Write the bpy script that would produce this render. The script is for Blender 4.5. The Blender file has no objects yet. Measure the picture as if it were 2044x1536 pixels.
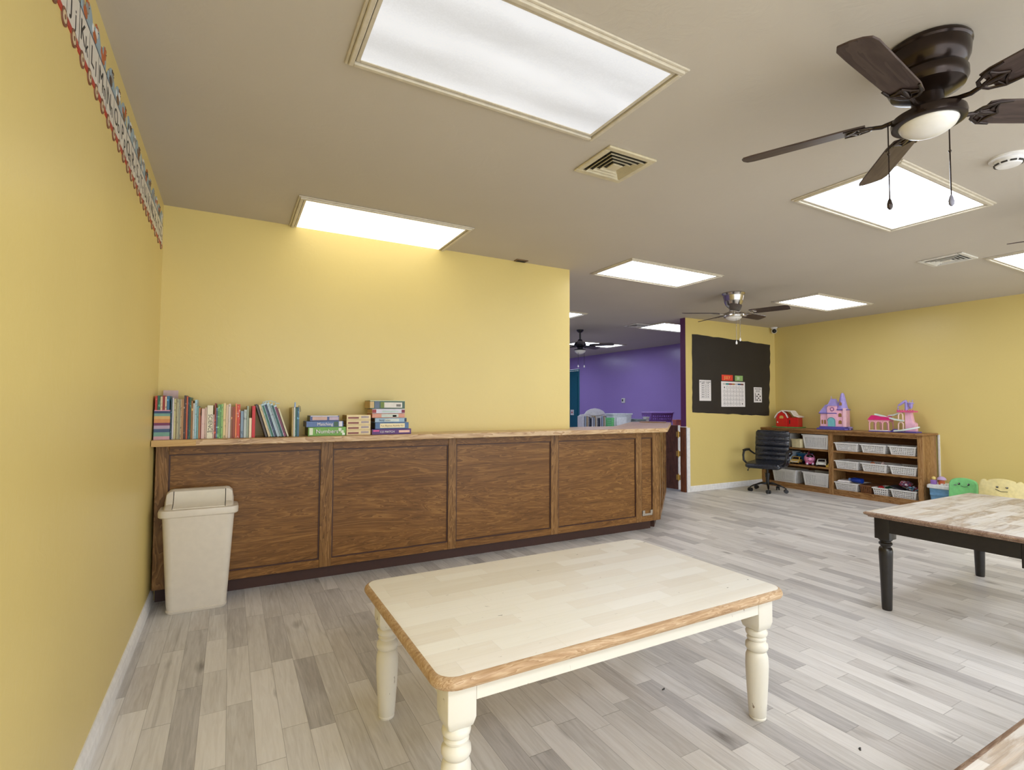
import bpy, math, random
from mathutils import Vector, Matrix, Euler
R = math.radians
random.seed(7)
C = bpy.context.scene.collection
sc = bpy.context.scene

# ------------------------------------------------------------------ camera
H = 2.44
cd = bpy.data.cameras.new('camera'); cam = bpy.data.objects.new('camera', cd); C.objects.link(cam)
cd.sensor_width = 36.0; cd.lens = 1020.2 / 2044 * 36.0; cd.clip_start = 0.02; cd.clip_end = 60
YAW, PITCH, ROLL = 0.5030, 0.0401, 0.0043
_f = Vector((math.sin(YAW)*math.cos(PITCH), math.cos(YAW)*math.cos(PITCH), math.sin(PITCH)))
_r = Vector((math.cos(YAW), -math.sin(YAW), 0)); _u = _r.cross(_f)
_r2 = _r*math.cos(ROLL) + _u*math.sin(ROLL); _u2 = -_r*math.sin(ROLL) + _u*math.cos(ROLL)
m = Matrix((_r2, _u2, -_f)).transposed().to_4x4(); m.translation = Vector((0.3944, 0.0, 1.1935))
cam.matrix_world = m
sc.camera = cam

# ------------------------------------------------------------------ world and exposure
w = bpy.data.worlds.new('daylight'); sc.world = w; w.use_nodes = True
bg = w.node_tree.nodes['Background']; bg.inputs[0].default_value = (0.90, 0.95, 1.0, 1); bg.inputs[1].default_value = 3.1
sc.view_settings.view_transform = 'Standard'; sc.view_settings.look = 'None'
sc.view_settings.exposure = 0.06; sc.view_settings.gamma = 1.0; sc.view_settings.use_curve_mapping = False
PANEL = 8.0          # radiance of a lit ceiling panel

# ------------------------------------------------------------------ materials
def S(r, g, b):
    f = lambda c: c/12.92 if c <= .04045 else ((c+.055)/1.055)**2.4
    return (f(r/255), f(g/255), f(b/255), 1)

class NT:
    def __init__(s, name):
        s.m = bpy.data.materials.new(name); s.m.use_nodes = True
        s.t = s.m.node_tree; s.n = s.t.nodes; s.l = s.t.links
        s.b = s.n['Principled BSDF']
    def node(s, typ, **kw):
        n = s.n.new(typ)
        for k, v in kw.items():
            if k.startswith('i_'):
                key = k[2:]; key = int(key) if key.isdigit() else key.replace('_', ' ')
                n.inputs[key].default_value = v
            else: setattr(n, k, v)
        return n
    def link(s, a, b): s.l.new(a, b)
    def coord(s, scale=(1,1,1), loc=(0,0,0), rot=(0,0,0), kind='Object'):
        tc = s.node('ShaderNodeTexCoord'); mp = s.node('ShaderNodeMapping')
        mp.inputs['Scale'].default_value = scale; mp.inputs['Location'].default_value = loc; mp.inputs['Rotation'].default_value = rot
        s.link(tc.outputs[kind], mp.inputs[0]); return mp.outputs[0]
    def noise(s, vec, scale=5, detail=3, rough=.5, dist=0, out='Fac'):
        n = s.node('ShaderNodeTexNoise', i_Scale=scale, i_Detail=detail, i_Roughness=rough, i_Distortion=dist)
        s.link(vec, n.inputs['Vector']); return n.outputs[out]
    def ramp(s, fac, stops, interp='LINEAR'):
        n = s.node('ShaderNodeValToRGB'); n.color_ramp.interpolation = interp
        e = n.color_ramp.elements
        while len(e) < len(stops): e.new(.5)
        for i, (p, c) in enumerate(stops): e[i].position = p; e[i].color = c if len(c) == 4 else (*c, 1)
        s.link(fac, n.inputs[0]); return n.outputs[0]
    def mix(s, fac, a, b, mode='MIX'):
        n = s.node('ShaderNodeMix', data_type='RGBA', blend_type=mode)
        for val, i in ((fac, 0), (a, 6), (b, 7)):
            if hasattr(val, 'is_output'): s.link(val, n.inputs[i])
            else: n.inputs[i].default_value = val
        return n.outputs[2]
    def math(s, op, a, b=0.0, c=0.0):
        n = s.node('ShaderNodeMath', operation=op)
        for i, v in enumerate((a, b, c)):
            if hasattr(v, 'is_output'): s.link(v, n.inputs[i])
            else: n.inputs[i].default_value = v
        return n.outputs[0]
    def bump(s, h, strength=.1, dist=.01):
        n = s.node('ShaderNodeBump', i_Strength=strength, i_Distance=dist); s.link(h, n.inputs['Height']); s.link(n.outputs[0], s.b.inputs['Normal'])
    def color(s, c): s.link(c, s.b.inputs['Base Color'])

_mats = {}
def plain(name, rgb, rough=.5, metal=0.0, vary=.06, coat=0.0, nscale=30, spec=.5, bump=0.0):
    """a painted, moulded or metal surface with a faint procedural mottling"""
    if name in _mats: return _mats[name]
    t = NT(name); c = S(*rgb); v = t.coord()
    f = t.noise(v, nscale, 3)
    d = tuple(x*(1-vary) for x in c[:3]) + (1,)
    l = tuple(min(1, x*(1+vary)) for x in c[:3]) + (1,)
    t.color(t.ramp(f, [(.35, d), (.65, l)]))
    t.b.inputs['Roughness'].default_value = rough; t.b.inputs['Metallic'].default_value = metal
    t.b.inputs['Coat Weight'].default_value = coat; t.b.inputs['Specular IOR Level'].default_value = spec
    if bump: t.bump(f, bump, .003)
    _mats[name] = t.m; return t.m

def paint(name, rgb, rough=.4, tex=.35, spec=.5, scale=9, vary=.03, coat=0):
    t = NT(name); v = t.coord(); c = S(*rgb)
    n1 = t.noise(v, scale, 5, .55, 1.2); n2 = t.noise(v, scale*5, 3, .5, .4)
    h = t.math('ADD', t.ramp(n1, [(.45, (0,0,0)), (.62, (1,1,1))]), t.math('MULTIPLY', n2, .5))
    big = t.noise(v, 1.1, 2)
    t.color(t.ramp(big, [(.3, tuple(x*(1-vary) for x in c[:3])+(1,)), (.7, tuple(min(1, x*(1+vary)) for x in c[:3])+(1,))]))
    t.b.inputs['Roughness'].default_value = rough; t.b.inputs['Specular IOR Level'].default_value = spec
    t.b.inputs['Coat Weight'].default_value = coat; t.b.inputs['Coat Roughness'].default_value = .15
    t.bump(h, tex, .004)
    return t.m

def wood(name, cols, axis='X', scale=1.0, rough=.4, swirl=1.0, bump=.15, coat=0):
    """stained wood, grain running along an axis; cols dark to light"""
    t = NT(name)
    st = {'X': (1.0, 8.0, 8.0), 'Y': (8.0, 1.0, 8.0), 'Z': (8.0, 8.0, 1.0)}[axis]
    st = tuple(a*scale for a in st)
    v = t.coord(st)
    warp = t.noise(v, .55, 3, .6, .6, out='Color')
    wv = t.node('ShaderNodeVectorMath', operation='SCALE'); t.link(warp, wv.inputs[0]); wv.inputs['Scale'].default_value = 5.0*swirl
    ad = t.node('ShaderNodeVectorMath', operation='ADD'); t.link(v, ad.inputs[0]); t.link(wv.outputs[0], ad.inputs[1])
    rings = t.noise(ad.outputs[0], 1.25, 4, .5, .25)
    saw = t.math('FRACT', t.math('MULTIPLY', rings, 9.0))
    fine = t.noise(t.coord(tuple(a*9 for a in st)), 3.0, 4, .6)
    k = t.math('ADD', t.math('MULTIPLY', saw, .36), t.math('ADD', t.math('MULTIPLY', rings, .55), t.math('MULTIPLY', fine, .22)))
    cols = [S(*c) for c in cols]
    t.color(t.ramp(k, [(.22 + .56*i/(len(cols)-1), c) for i, c in enumerate(cols)]))
    t.b.inputs['Roughness'].default_value = rough; t.b.inputs['Specular IOR Level'].default_value = .3; t.b.inputs['Coat Weight'].default_value = coat; t.b.inputs['Coat Roughness'].default_value = .12
    t.bump(k, bump, .002)
    return t.m

def strips(name, cols, w, ln, along='X', rough=.4, grain=.12, knots=.0, seam=.35, worn=None, loc=(0,0,0), dirt=None):
    """boards of width w and mean length ln laid along an axis, each board its own shade"""
    t = NT(name); tc = t.node('ShaderNodeTexCoord'); mp = t.node('ShaderNodeMapping'); mp.inputs['Location'].default_value = loc
    t.link(tc.outputs['Object'], mp.inputs[0]); sp = t.node('ShaderNodeSeparateXYZ'); t.link(mp.outputs[0], sp.inputs[0])
    a, b = (sp.outputs[0], sp.outputs[1]) if along == 'X' else (sp.outputs[1], sp.outputs[0])   # a runs along, b across
    bb = t.math('DIVIDE', b, w); row = t.math('FLOOR', bb)
    wn = t.node('ShaderNodeTexWhiteNoise', noise_dimensions='1D'); t.link(row, wn.inputs['W'])
    r1 = wn.outputs['Value']
    aa = t.math('ADD', t.math('DIVIDE', a, t.math('MULTIPLY', ln, t.math('ADD', .7, t.math('MULTIPLY', r1, .7)))), t.math('MULTIPLY', r1, 17.3))
    cell = t.math('FLOOR', aa)
    w2 = t.node('ShaderNodeTexWhiteNoise', noise_dimensions='2D'); cb = t.node('ShaderNodeCombineXYZ')
    t.link(row, cb.inputs[0]); t.link(cell, cb.inputs[1]); t.link(cb.outputs[0], w2.inputs['Vector'])
    base = t.ramp(w2.outputs['Value'], [(i/len(cols), S(*c)) for i, c in enumerate(cols)], 'CONSTANT')
    # grain: offset by board so that no two match
    gv = t.node('ShaderNodeMapping'); gv.inputs['Scale'].default_value = (5, 70, 1) if along == 'X' else (70, 5, 1)
    off = t.node('ShaderNodeVectorMath', operation='MULTIPLY_ADD'); t.link(w2.outputs['Color'], off.inputs[0]); off.inputs[1].default_value = (9, 9, 9); t.link(mp.outputs[0], off.inputs[2])
    t.link(off.outputs[0], gv.inputs[0])
    g = t.noise(gv.outputs[0], 1.0, 5, .6, .8)
    col = t.mix(grain, base, t.ramp(g, [(.3, (0,0,0)), (.7, (1,1,1))]), 'OVERLAY')
    if knots:
        kv = t.node('ShaderNodeMapping'); kv.inputs['Scale'].default_value = (2.2, 5.5, 1) if along == 'X' else (5.5, 2.2, 1); t.link(off.outputs[0], kv.inputs[0])
        vo = t.node('ShaderNodeTexVoronoi', i_Scale=1.0); dn = t.noise(gv.outputs[0], .35, 4, .7, 1.5, out='Color')
        ad = t.node('ShaderNodeVectorMath', operation='MULTIPLY_ADD'); t.link(dn, ad.inputs[0]); ad.inputs[1].default_value = (.35, .35, 0); t.link(kv.outputs[0], ad.inputs[2])
        t.link(ad.outputs[0], vo.inputs['Vector'])
        kf = t.math('MULTIPLY', t.ramp(vo.outputs['Distance'], [(.0, (1,1,1)), (.16, (0,0,0))]), knots)
        col = t.mix(kf, col, S(96, 88, 82))
        sm = t.ramp(t.noise(gv.outputs[0], .22, 3, .6, 1.2), [(.56, (0,0,0)), (.75, (1,1,1))])
        col = t.mix(t.math('MULTIPLY', sm, knots*.55), col, S(128, 120, 114))
    if worn:
        wf = t.ramp(t.noise(t.coord((1.2, 5, 1) if along == 'X' else (5, 1.2, 1)), 4.0, 6, .7, .9), [(.42, (0,0,0)), (.6, (1,1,1))])
        col = t.mix(t.math('MULTIPLY', wf, .75), col, S(*worn))
    if dirt:
        df = t.ramp(t.noise(t.coord((14, 30, 1)), 1.6, 3, .5, .4), [(.72, (0,0,0)), (.76, (1,1,1))])
        col = t.mix(t.math('MULTIPLY', df, .6), col, S(*dirt))
    fb = t.math('FRACT', bb); fa = t.math('FRACT', aa)
    eb = t.math('LESS_THAN', t.math('MINIMUM', fb, t.math('SUBTRACT', 1.0, fb)), .011)
    ea = t.math('LESS_THAN', t.math('MINIMUM', fa, t.math('SUBTRACT', 1.0, fa)), .0025)
    col = t.mix(t.math('MULTIPLY', t.math('MAXIMUM', eb, ea), seam), col, S(95, 88, 82))
    t.color(col); t.b.inputs['Roughness'].default_value = rough; t.b.inputs['Specular IOR Level'].default_value = .32
    t.bump(g, .06, .001)
    return t.m

def emis(name, rgb, strength, tube=.0, fine=True, base=.8):
    """lit prismatic diffuser: the tubes behind it show as soft brighter bands along its length"""
    t = NT(name); tc = t.node('ShaderNodeTexCoord'); sp = t.node('ShaderNodeSeparateXYZ'); t.link(tc.outputs['Object'], sp.inputs[0])
    s_ = t.math('SINE', t.math('MULTIPLY', sp.outputs[1], 26.0)); n = t.noise(t.coord((1.2, 4, 1)), 2.0, 3, .5, .5)
    f = t.math('ADD', 1.0 - tube, t.math('MULTIPLY', t.math('ADD', t.math('MULTIPLY', s_, .35), n), tube))
    if fine:
        pr = t.node('ShaderNodeTexVoronoi', i_Scale=150.0); t.link(tc.outputs['Object'], pr.inputs['Vector'])
        f = t.math('MULTIPLY', f, t.math('ADD', .93, t.math('MULTIPLY', pr.outputs['Distance'], .1)))
    t.b.inputs['Base Color'].default_value = (base, base, base, 1); t.b.inputs['Roughness'].default_value = .4
    t.b.inputs['Emission Color'].default_value = (*S(*rgb)[:3], 1)
    t.link(t.math('MULTIPLY', f, strength), t.b.inputs['Emission Strength'])
    return t.m

M_yellow = paint('yellow_paint', (219, 197, 124), .38, .09)
M_ceiling = paint('ceiling_paint', (194, 185, 171), .75, .12, .3)
M_purple = paint('purple_paint', (162, 138, 204), .24, .16, .6, 7)
M_plum = paint('plum_paint', (98, 48, 92), .3, .2, .6, 7)
M_teal = paint('teal_paint', (20, 98, 116), .35, .2)
M_white = plain('white_trim_paint', (232, 230, 228), .35)
M_floor = strips('laminate_planks', [(198,193,189), (216,212,208), (208,204,200), (190,186,183), (222,218,214), (212,208,204), (201,197,193), (219,215,211), (207,203,199), (184,180,178)], .0905, .50, 'Y', .42, .18, .8, .45, loc=(.045, .1, 0))
M_oakd = wood('dark_stained_oak', [(82,52,22), (106,70,30), (122,82,38), (146,104,54)], 'X', .8, .36, 1.3, .2)
M_oakdv = wood('dark_stained_oak_upright', [(70,46,20), (106,72,34), (132,94,50), (156,116,70)], 'Z', 1.3, .36, .8, .2)
M_kick = plain('dark_kick_board', (62, 30, 16), .5)
M_ctop = wood('varnished_ledge_oak', [(128,94,56), (172,134,90), (198,164,120), (212,182,142)], 'X', 1.1, .34, .6, .1, .25)
M_cedge_new = wood('light_new_wood', [(176,136,82), (192,154,98), (204,168,112)], 'X', .6, .5, .3, .05)
M_shelf = wood('medium_oak', [(88,56,28), (122,84,46), (148,108,66), (166,128,84)], 'Y', 1.2, .4, .8, .15)
M_shelfv = wood('medium_oak_upright', [(96,64,34), (130,92,52), (156,116,72), (172,134,90)], 'Z', 1.2, .4, .8, .15)
M_backp = wood('bookcase_back_board', [(78,44,18), (104,64,30), (122,80,42)], 'Y', 1.0, .5, .6, .05)
def chipped(name, rgb, chip):
    t = NT(name); f = t.noise(t.coord((1,1,.45)), 55, 4, .65, .6); n2 = t.noise(t.coord(), 9, 2)
    k = t.math('MULTIPLY', t.ramp(f, [(.66, (0,0,0)), (.685, (1,1,1))]), t.ramp(n2, [(.46, (0,0,0)), (.58, (1,1,1))]))
    t.color(t.mix(k, S(*rgb), S(*chip))); t.b.inputs['Roughness'].default_value = .4; return t.m
M_cream = chipped('cream_chipped_paint', (228, 222, 208), (120, 92, 62))
M_rim = wood('worn_tan_rim', [(134,102,70), (168,134,98), (186,154,118), (204,178,146)], 'X', 2.0, .45, .8, .2)
M_ttop = strips('whitewashed_butcher_block', [(240,235,224), (236,230,218), (243,239,230), (238,232,221), (241,237,227), (233,226,213), (239,233,222)], .068, .30, 'X', .42, .10, .0, .10, dirt=(96,84,68))
M_btop = strips('worn_grey_butcher_block', [(190,176,156), (206,196,182), (168,150,130), (200,190,176), (182,166,146), (212,204,194)], .07, .34, 'X', .36, .35, .0, .1, worn=(214,210,204))
M_black = plain('black_brown_gloss_paint', (34, 29, 24), .28, vary=.15)
M_blackrim = wood('brown_worn_rim', [(96,70,54), (134,106,86), (168,144,124)], 'X', 2.0, .35, .6, .2)
M_beigep = plain('beige_bin_plastic', (214, 204, 188), .35, vary=.02)
M_basket = plain('white_basket_plastic', (226, 224, 222), .4, vary=.03)
M_lit = emis('lit_diffuser', (246, 249, 255), PANEL, .15)
M_litwarm = emis('warm_diffuser', (255, 248, 232), 1.6, .15)
M_litblue = emis('lit_diffuser_daylight', (226, 237, 255), PANEL*1.1, .12)
M_litsoft = emis('dim_diffuser', (246, 248, 252), 0.72, .34, base=.35)
M_litfill = emis('added_fill_diffuser', (240, 246, 255), 34.0, .1)  # extra bright, only for the unseen fill panel added behind the camera
M_frame = plain('cream_fixture_frame', (206, 196, 176), .45)
M_dark = plain('dark_gap', (40, 36, 30), .6)
M_bronze = plain('oil_rubbed_bronze', (44, 32, 26), .22, .6, .2, spec=.6)
M_blade = wood('dark_fan_blade', [(52,40,38), (68,54,50), (84,70,64)], 'X', 1.0, .38, .4, .05)
M_nickel = plain('brushed_nickel', (190, 184, 176), .22, .95, .06)
M_glass = plain('frosted_glass_bowl', (226, 222, 214), .3, vary=.02, coat=.4)
M_leather = plain('black_leather', (36, 39, 48), .26, vary=.15, nscale=60, spec=.7, bump=.1)
M_bplas = plain('black_plastic', (24, 24, 26), .35)
M_brass = plain('brass', (196, 160, 84), .3, .9)
M_brown = wood('brown_door_wood', [(54,32,26), (76,46,36), (96,60,46)], 'Z', 1.4, .4, .5, .1)
M_jamb = wood('red_brown_jamb', [(66,32,14), (100,52,24), (126,72,38)], 'Z', 1.6, .4, .5, .1)
M_paper = plain('black_bulletin_paper', (38, 33, 30), .55, vary=.12, nscale=4)
M_white_p = plain('white_paper', (236, 230, 228), .6, vary=.02)
M_ink = plain('black_ink', (30, 28, 30), .6)

# ------------------------------------------------------------------ mesh builder
class MB:
    def __init__(s): s.v = []; s.f = []; s.mi = []; s.T = Matrix.Identity(4)
    def xf(s, loc=(0,0,0), rot=(0,0,0), sca=(1,1,1)):
        s.T = Matrix.Translation(loc) @ Euler(rot).to_matrix().to_4x4() @ Matrix.Diagonal((*sca, 1)); return s
    def add(s, vs, fs, mi=0):
        o = len(s.v); s.v += [s.T @ Vector(v) for v in vs]
        flip = s.T.determinant() < 0
        for f in fs: s.f.append([o+i for i in (reversed(f) if flip else f)]); s.mi.append(mi)
        return s
    def box(s, x0, y0, z0, x1, y1, z1, mi=0):
        vs = [(x,y,z) for z in (z0,z1) for y in (y0,y1) for x in (x0,x1)]
        return s.add(vs, [(0,2,3,1),(4,5,7,6),(0,1,5,4),(2,6,7,3),(0,4,6,2),(1,3,7,5)], mi)
    def boxc(s, c, d, mi=0):
        return s.box(c[0]-d[0]/2, c[1]-d[1]/2, c[2]-d[2]/2, c[0]+d[0]/2, c[1]+d[1]/2, c[2]+d[2]/2, mi)
    def lathe(s, prof, n=24, c=(0,0,0), mi=0, sx=1, sy=1):
        vs = []; fs = []
        for r, z in prof:
            for i in range(n):
                a = 2*math.pi*i/n; vs.append((c[0]+r*sx*math.cos(a), c[1]+r*sy*math.sin(a), c[2]+z))
        for j in range(len(prof)-1):
            for i in range(n):
                k = (i+1) % n; fs.append((j*n+i, j*n+k, (j+1)*n+k, (j+1)*n+i))
        if prof[0][1] > prof[-1][1]: fs = [tuple(reversed(f)) for f in fs]
        up = prof[-1][1] > prof[0][1]
        fs.append(tuple(range(n-1,-1,-1)) if up else tuple(range(n))); L = (len(prof)-1)*n
        fs.append(tuple(range(L, L+n)) if up else tuple(range(L+n-1, L-1, -1)))
        return s.add(vs, fs, mi)
    def cyl(s, c, r, h, n=20, mi=0, r2=None): return s.lathe([(r,0),(r if r2 is None else r2,h)], n, c, mi)
    def tube(s, pts, r, n=8, mi=0, flat=1.0):
        pts = [Vector(p) for p in pts]; rr = r if isinstance(r, (list, tuple)) else [r]*len(pts)
        vs = []; fs = []; up0 = None
        for i, p in enumerate(pts):
            t = (pts[min(i+1, len(pts)-1)] - pts[max(i-1, 0)]).normalized()
            ref = Vector((0,0,1)) if abs(t.z) < .95 else Vector((1,0,0))
            a = t.cross(ref).normalized(); b = a.cross(t).normalized()
            if up0 is not None and a.dot(up0) < 0: a = -a; b = -b
            up0 = a
            for k in range(n):
                th = 2*math.pi*k/n; vs.append(p + a*math.cos(th)*rr[i] + b*math.sin(th)*rr[i]*flat)
        for j in range(len(pts)-1):
            for i in range(n):
                k = (i+1) % n; fs.append((j*n+i, (j+1)*n+i, (j+1)*n+k, j*n+k))
        fs.append(tuple(range(n))); L = (len(pts)-1)*n; fs.append(tuple(range(L+n-1, L-1, -1)))
        return s.add(vs, fs, mi)
    def prism(s, poly, z0, z1, mi=0, cap=None):
        """outline (ccw, x-y) extruded along z"""
        n = len(poly); vs = [(x,y,z0) for x,y in poly] + [(x,y,z1) for x,y in poly]
        ar = sum(poly[i][0]*poly[(i+1)%n][1]-poly[(i+1)%n][0]*poly[i][1] for i in range(n))
        fs = [(i,(i+1)%n,n+(i+1)%n,n+i) for i in range(n)]
        bot = tuple(range(n-1,-1,-1)); top = tuple(range(n,2*n))
        if ar < 0: fs = [tuple(reversed(f)) for f in fs]; bot = tuple(reversed(bot)); top = tuple(reversed(top))
        s.add(vs, fs + [bot], mi); o = len(s.v)-2*n
        s.f.append([o+i for i in top]); s.mi.append(mi if cap is None else cap)
        return s
    def loft(s, rings, mi=0, cap0=True, cap1=True, capmi=None):
        n = len(rings[0]); vs = [p for r in rings for p in r]; fs = []
        for j in range(len(rings)-1):
            for i in range(n):
                k = (i+1) % n; fs.append((j*n+i, j*n+k, (j+1)*n+k, (j+1)*n+i))
        if cap0: fs.append(tuple(range(n-1,-1,-1)))
        s.add(vs, fs, mi)
        if cap1:
            o = len(s.v)-n; s.f.append(list(range(o, o+n))); s.mi.append(mi if capmi is None else capmi)
        return s
    def ball(s, c, r, n=14, mi=0, sca=(1,1,1)):
        k = n//2; vs = [(c[0],c[1],c[2]-r*sca[2])]; fs = []
        for j in range(1, k):
            ph = -math.pi/2 + math.pi*j/k
            for i in range(n):
                a = 2*math.pi*i/n; vs.append((c[0]+r*sca[0]*math.cos(ph)*math.cos(a), c[1]+r*sca[1]*math.cos(ph)*math.sin(a), c[2]+r*sca[2]*math.sin(ph)))
        vs.append((c[0],c[1],c[2]+r*sca[2])); T = len(vs)-1
        for i in range(n):
            q = (i+1) % n; fs.append((0, 1+q, 1+i)); fs.append((T, 1+(k-2)*n+i, 1+(k-2)*n+q))
            for j in range(k-2): fs.append((1+j*n+i, 1+j*n+q, 1+(j+1)*n+q, 1+(j+1)*n+i))
        return s.add(vs, fs, mi)
    def text(s, txt, size, mi=0, ext=.0004, align='CENTER'):
        cu = bpy.data.curves.new('t', 'FONT'); cu.body = txt; cu.size = size; cu.extrude = ext; cu.align_x = align; cu.align_y = 'CENTER'; cu.resolution_u = 3
        ob = bpy.data.objects.new('t', cu); C.objects.link(ob); dg = bpy.context.evaluated_depsgraph_get()
        me = bpy.data.meshes.new_from_object(ob.evaluated_get(dg)); s.add([v.co[:] for v in me.vertices], [tuple(p.vertices) for p in me.polygons], mi)
        bpy.data.objects.remove(ob); bpy.data.meshes.remove(me); bpy.data.curves.remove(cu); return s
    def build(s, name, mats, parent=None, loc=None, rot=None, bevel=0, seg=2, smooth=True, solid=0, sub=0, label=None):
        me = bpy.data.meshes.new(name); me.from_pydata([tuple(v) for v in s.v], [], s.f)
        if not isinstance(mats, (list, tuple)): mats = [mats]
        for mm in mats: me.materials.append(mm)
        me.polygons.foreach_set('material_index', s.mi)
        if smooth:
            me.polygons.foreach_set('use_smooth', [True]*len(me.polygons)); me.set_sharp_from_angle(angle=R(38))
        me.update(); o = bpy.data.objects.new(name, me); C.objects.link(o)
        if parent: o.parent = parent
        if loc: o.location = loc
        if rot: o.rotation_euler = rot
        if solid:
            q = o.modifiers.new('solid', 'SOLIDIFY'); q.thickness = solid; q.offset = 0
        if bevel:
            b = o.modifiers.new('bevel', 'BEVEL'); b.width = bevel; b.segments = seg; b.limit_method = 'ANGLE'; b.angle_limit = R(40)
        if sub:
            q = o.modifiers.new('sub', 'SUBSURF'); q.levels = sub; q.render_levels = sub
        if label: o['label'] = label
        return o

def tag(o, label, cat, group=None, kind=None):
    o['label'] = label; o['category'] = cat
    if group: o['group'] = group
    if kind: o['kind'] = kind
    return o
def thing(name, label, cat, loc=(0,0,0), rz=0, group=None):
    o = bpy.data.objects.new(name, None); C.objects.link(o); o.location = loc; o.rotation_euler = (0,0,rz); o.empty_display_size = .05
    return tag(o, label, cat, group)
def dup(root, loc, rz=None, label=None, group=None):
    """a copy of a thing with copies of its parts and their sub-parts"""
    r = root.copy(); C.objects.link(r); r.location = loc
    if rz is not None: r.rotation_euler = (0,0,rz)
    if label: r['label'] = label
    if group: r['group'] = group
    for ch in list(root.children):
        c = ch.copy(); C.objects.link(c); c.parent = r
        for g in list(ch.children):
            d = g.copy(); C.objects.link(d); d.parent = c
    return r
def struct(name, mb, mats, **kw):
    o = mb.build(name, mats, **kw); o['kind'] = 'structure'; return o
def rrect(x0, y0, x1, y1, r, n=6):
    pts = []
    for cx, cy, a0 in ((x1-r, y0+r, -90), (x1-r, y1-r, 0), (x0+r, y1-r, 90), (x0+r, y0+r, 180)):
        for i in range(n+1):
            a = R(a0 + 90*i/n); pts.append((cx+r*math.cos(a), cy+r*math.sin(a)))
    return pts

# ------------------------------------------------------------------ the room
XR, YB, XE, YP, XP, YN = 7.97, 3.82, 3.095, 5.092, 5.975, -1.7
struct('floor', MB().box(-.1, YN, -.1, 8.4, 12.6, 0), M_floor, smooth=False)
struct('ceiling', MB().box(-.1, YN, H, 8.4, 12.6, H+.1), M_ceiling, smooth=False)
struct('wall_left', MB().box(-.1, YN, 0, 0, 12.6, H), M_yellow, smooth=False)
struct('wall_back', MB().box(0, YB, 0, XE, YB+.12, H), M_yellow, smooth=False)
struct('wall_right', MB().box(XR, YN, 0, XR+.1, YP, H), M_yellow, smooth=False)
wb = MB(); wb.box(XP, YP, 0, XR+.1, YP+.095, H)
o = struct('wall_board', wb, [M_yellow, M_plum], smooth=False)
o.data.polygons[4].material_index = 1; o.data.polygons[3].material_index = 1
struct('wall_purple', MB().box(8.2, YP+.095, 0, 8.3, 10.62, H), M_purple, smooth=False)
struct('wall_purple_side', MB().box(XR+.1, YP, 0, 8.3, YP+.1, H), M_plum, smooth=False)
tw = MB(); tw.box(8.2, 10.62, 2.14, 8.3, 12.5, H); struct('wall_purple_over_door', tw, M_purple, smooth=False)
struct('door_1', MB().box(8.24, 10.62, 0, 8.28, 12.4, 2.1).box(8.225, 10.75, .15, 8.245, 12.2, 1.95), M_teal, bevel=.004)
struct('trim_1', MB().box(8.19, 10.60, 2.1, 8.235, 12.45, 2.135).box(8.19, 10.60, 0, 8.235, 10.63, 2.1), plain('teal_casing', (58,126,140), .35), bevel=.003)
struct('wall_far', MB().box(0, 12.5, 0, 8.3, 12.6, H), M_purple, smooth=False)
struct('wall_far_left', MB().box(0, YB+.12, 0, .02, 12.5, H), M_purple, smooth=False)
# baseboards with a moulded profile
def basebd(name, x0, y0, x1, y1, out):
    prof = [(0,0), (.014,0), (.014,.045), (.011,.055), (.012,.062), (.007,.072), (.004,.08), (0,.08)]
    b = MB(); rings = []
    for (x, y) in ((x0,y0),(x1,y1)): rings.append([(x+out[0]*a, y+out[1]*a, z) for a, z in prof])
    b.loft(rings); return struct(name, b, M_white, smooth=False)
basebd('baseboard_left', 0, 3.79, 0, YN, (1,0))
basebd('baseboard_board', XR, YP, XP+.062, YP, (0,-1))
basebd('baseboard_right', XR, YN, XR, YP, (-1,0))
struct('trim_2', MB().box(XP-.004, YP-.016, 0, XP+.058, YP, .895), M_white, bevel=.003)
struct('trim_3', MB().box(XR-.014, 2.955, .10, XR, 2.975, .86), M_white, bevel=.002)
struct('trim_4', MB().box(XP-.022, YP+.004, 0, XP, YP+.09, .90), M_jamb, bevel=.003)
struct('trim_5', MB().box(XP-.026, YP-.002, .90, XP+.03, YP+.097, .908), M_white, bevel=.002)

# ------------------------------------------------------------------ ceiling lights
def ceiling_light(x0, y0, x1, y1, label, mat, cut=False, loc=None):
    t = thing('ceiling_light', label, 'ceiling light', (x0, y0, H), 0, 'recessed ceiling light panels')
    W, D = x1-x0, y1-y0
    def ring(a, b, z0, z1, mb):       # frame band between inset a and inset b
        yt = D - a if not cut else D
        mb.box(a, a, z0, W-a, b, z1); mb.box(a, b, z0, b, yt, z1); mb.box(W-b, b, z0, W-a, yt, z1)
        if not cut: mb.box(b, D-b, z0, W-b, D-a, z1)
    f = MB(); ring(0, .012, -.008, 0, f); ring(.012, .030, -.017, 0, f); fo = f.build('frame', M_frame, t, bevel=.003, seg=2)
    g = MB(); ring(.030, .034, -.004, 0, g); g.build('shadow_gap', M_dark, fo, smooth=False)
    d = MB(); ring(.034, .048, -.009, 0, d); d.build('inner_frame', M_frame, t, bevel=.002)
    yt = D-.048 if not cut else D
    MB().box(.048, .048, -.006, W-.048, yt, -.001).build('diffuser', mat, t, smooth=False)
    return t
ceiling_light(.728, 1.298, 1.856, 1.882, 'large dim white light panel above the cream table, biggest in view', M_litsoft)
ceiling_light(.722, 3.235, 1.870, 3.818, 'warm white light panel cut off by the yellow back wall', M_litwarm, True)
ceiling_light(3.325, 1.262, 4.452, 1.850, 'bluish white light panel behind the bronze ceiling fan', M_litblue)
ceiling_light(3.330, 3.245, 4.478, 3.826, 'white light panel between the cream vent and the nickel ceiling fan', M_lit)
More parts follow.
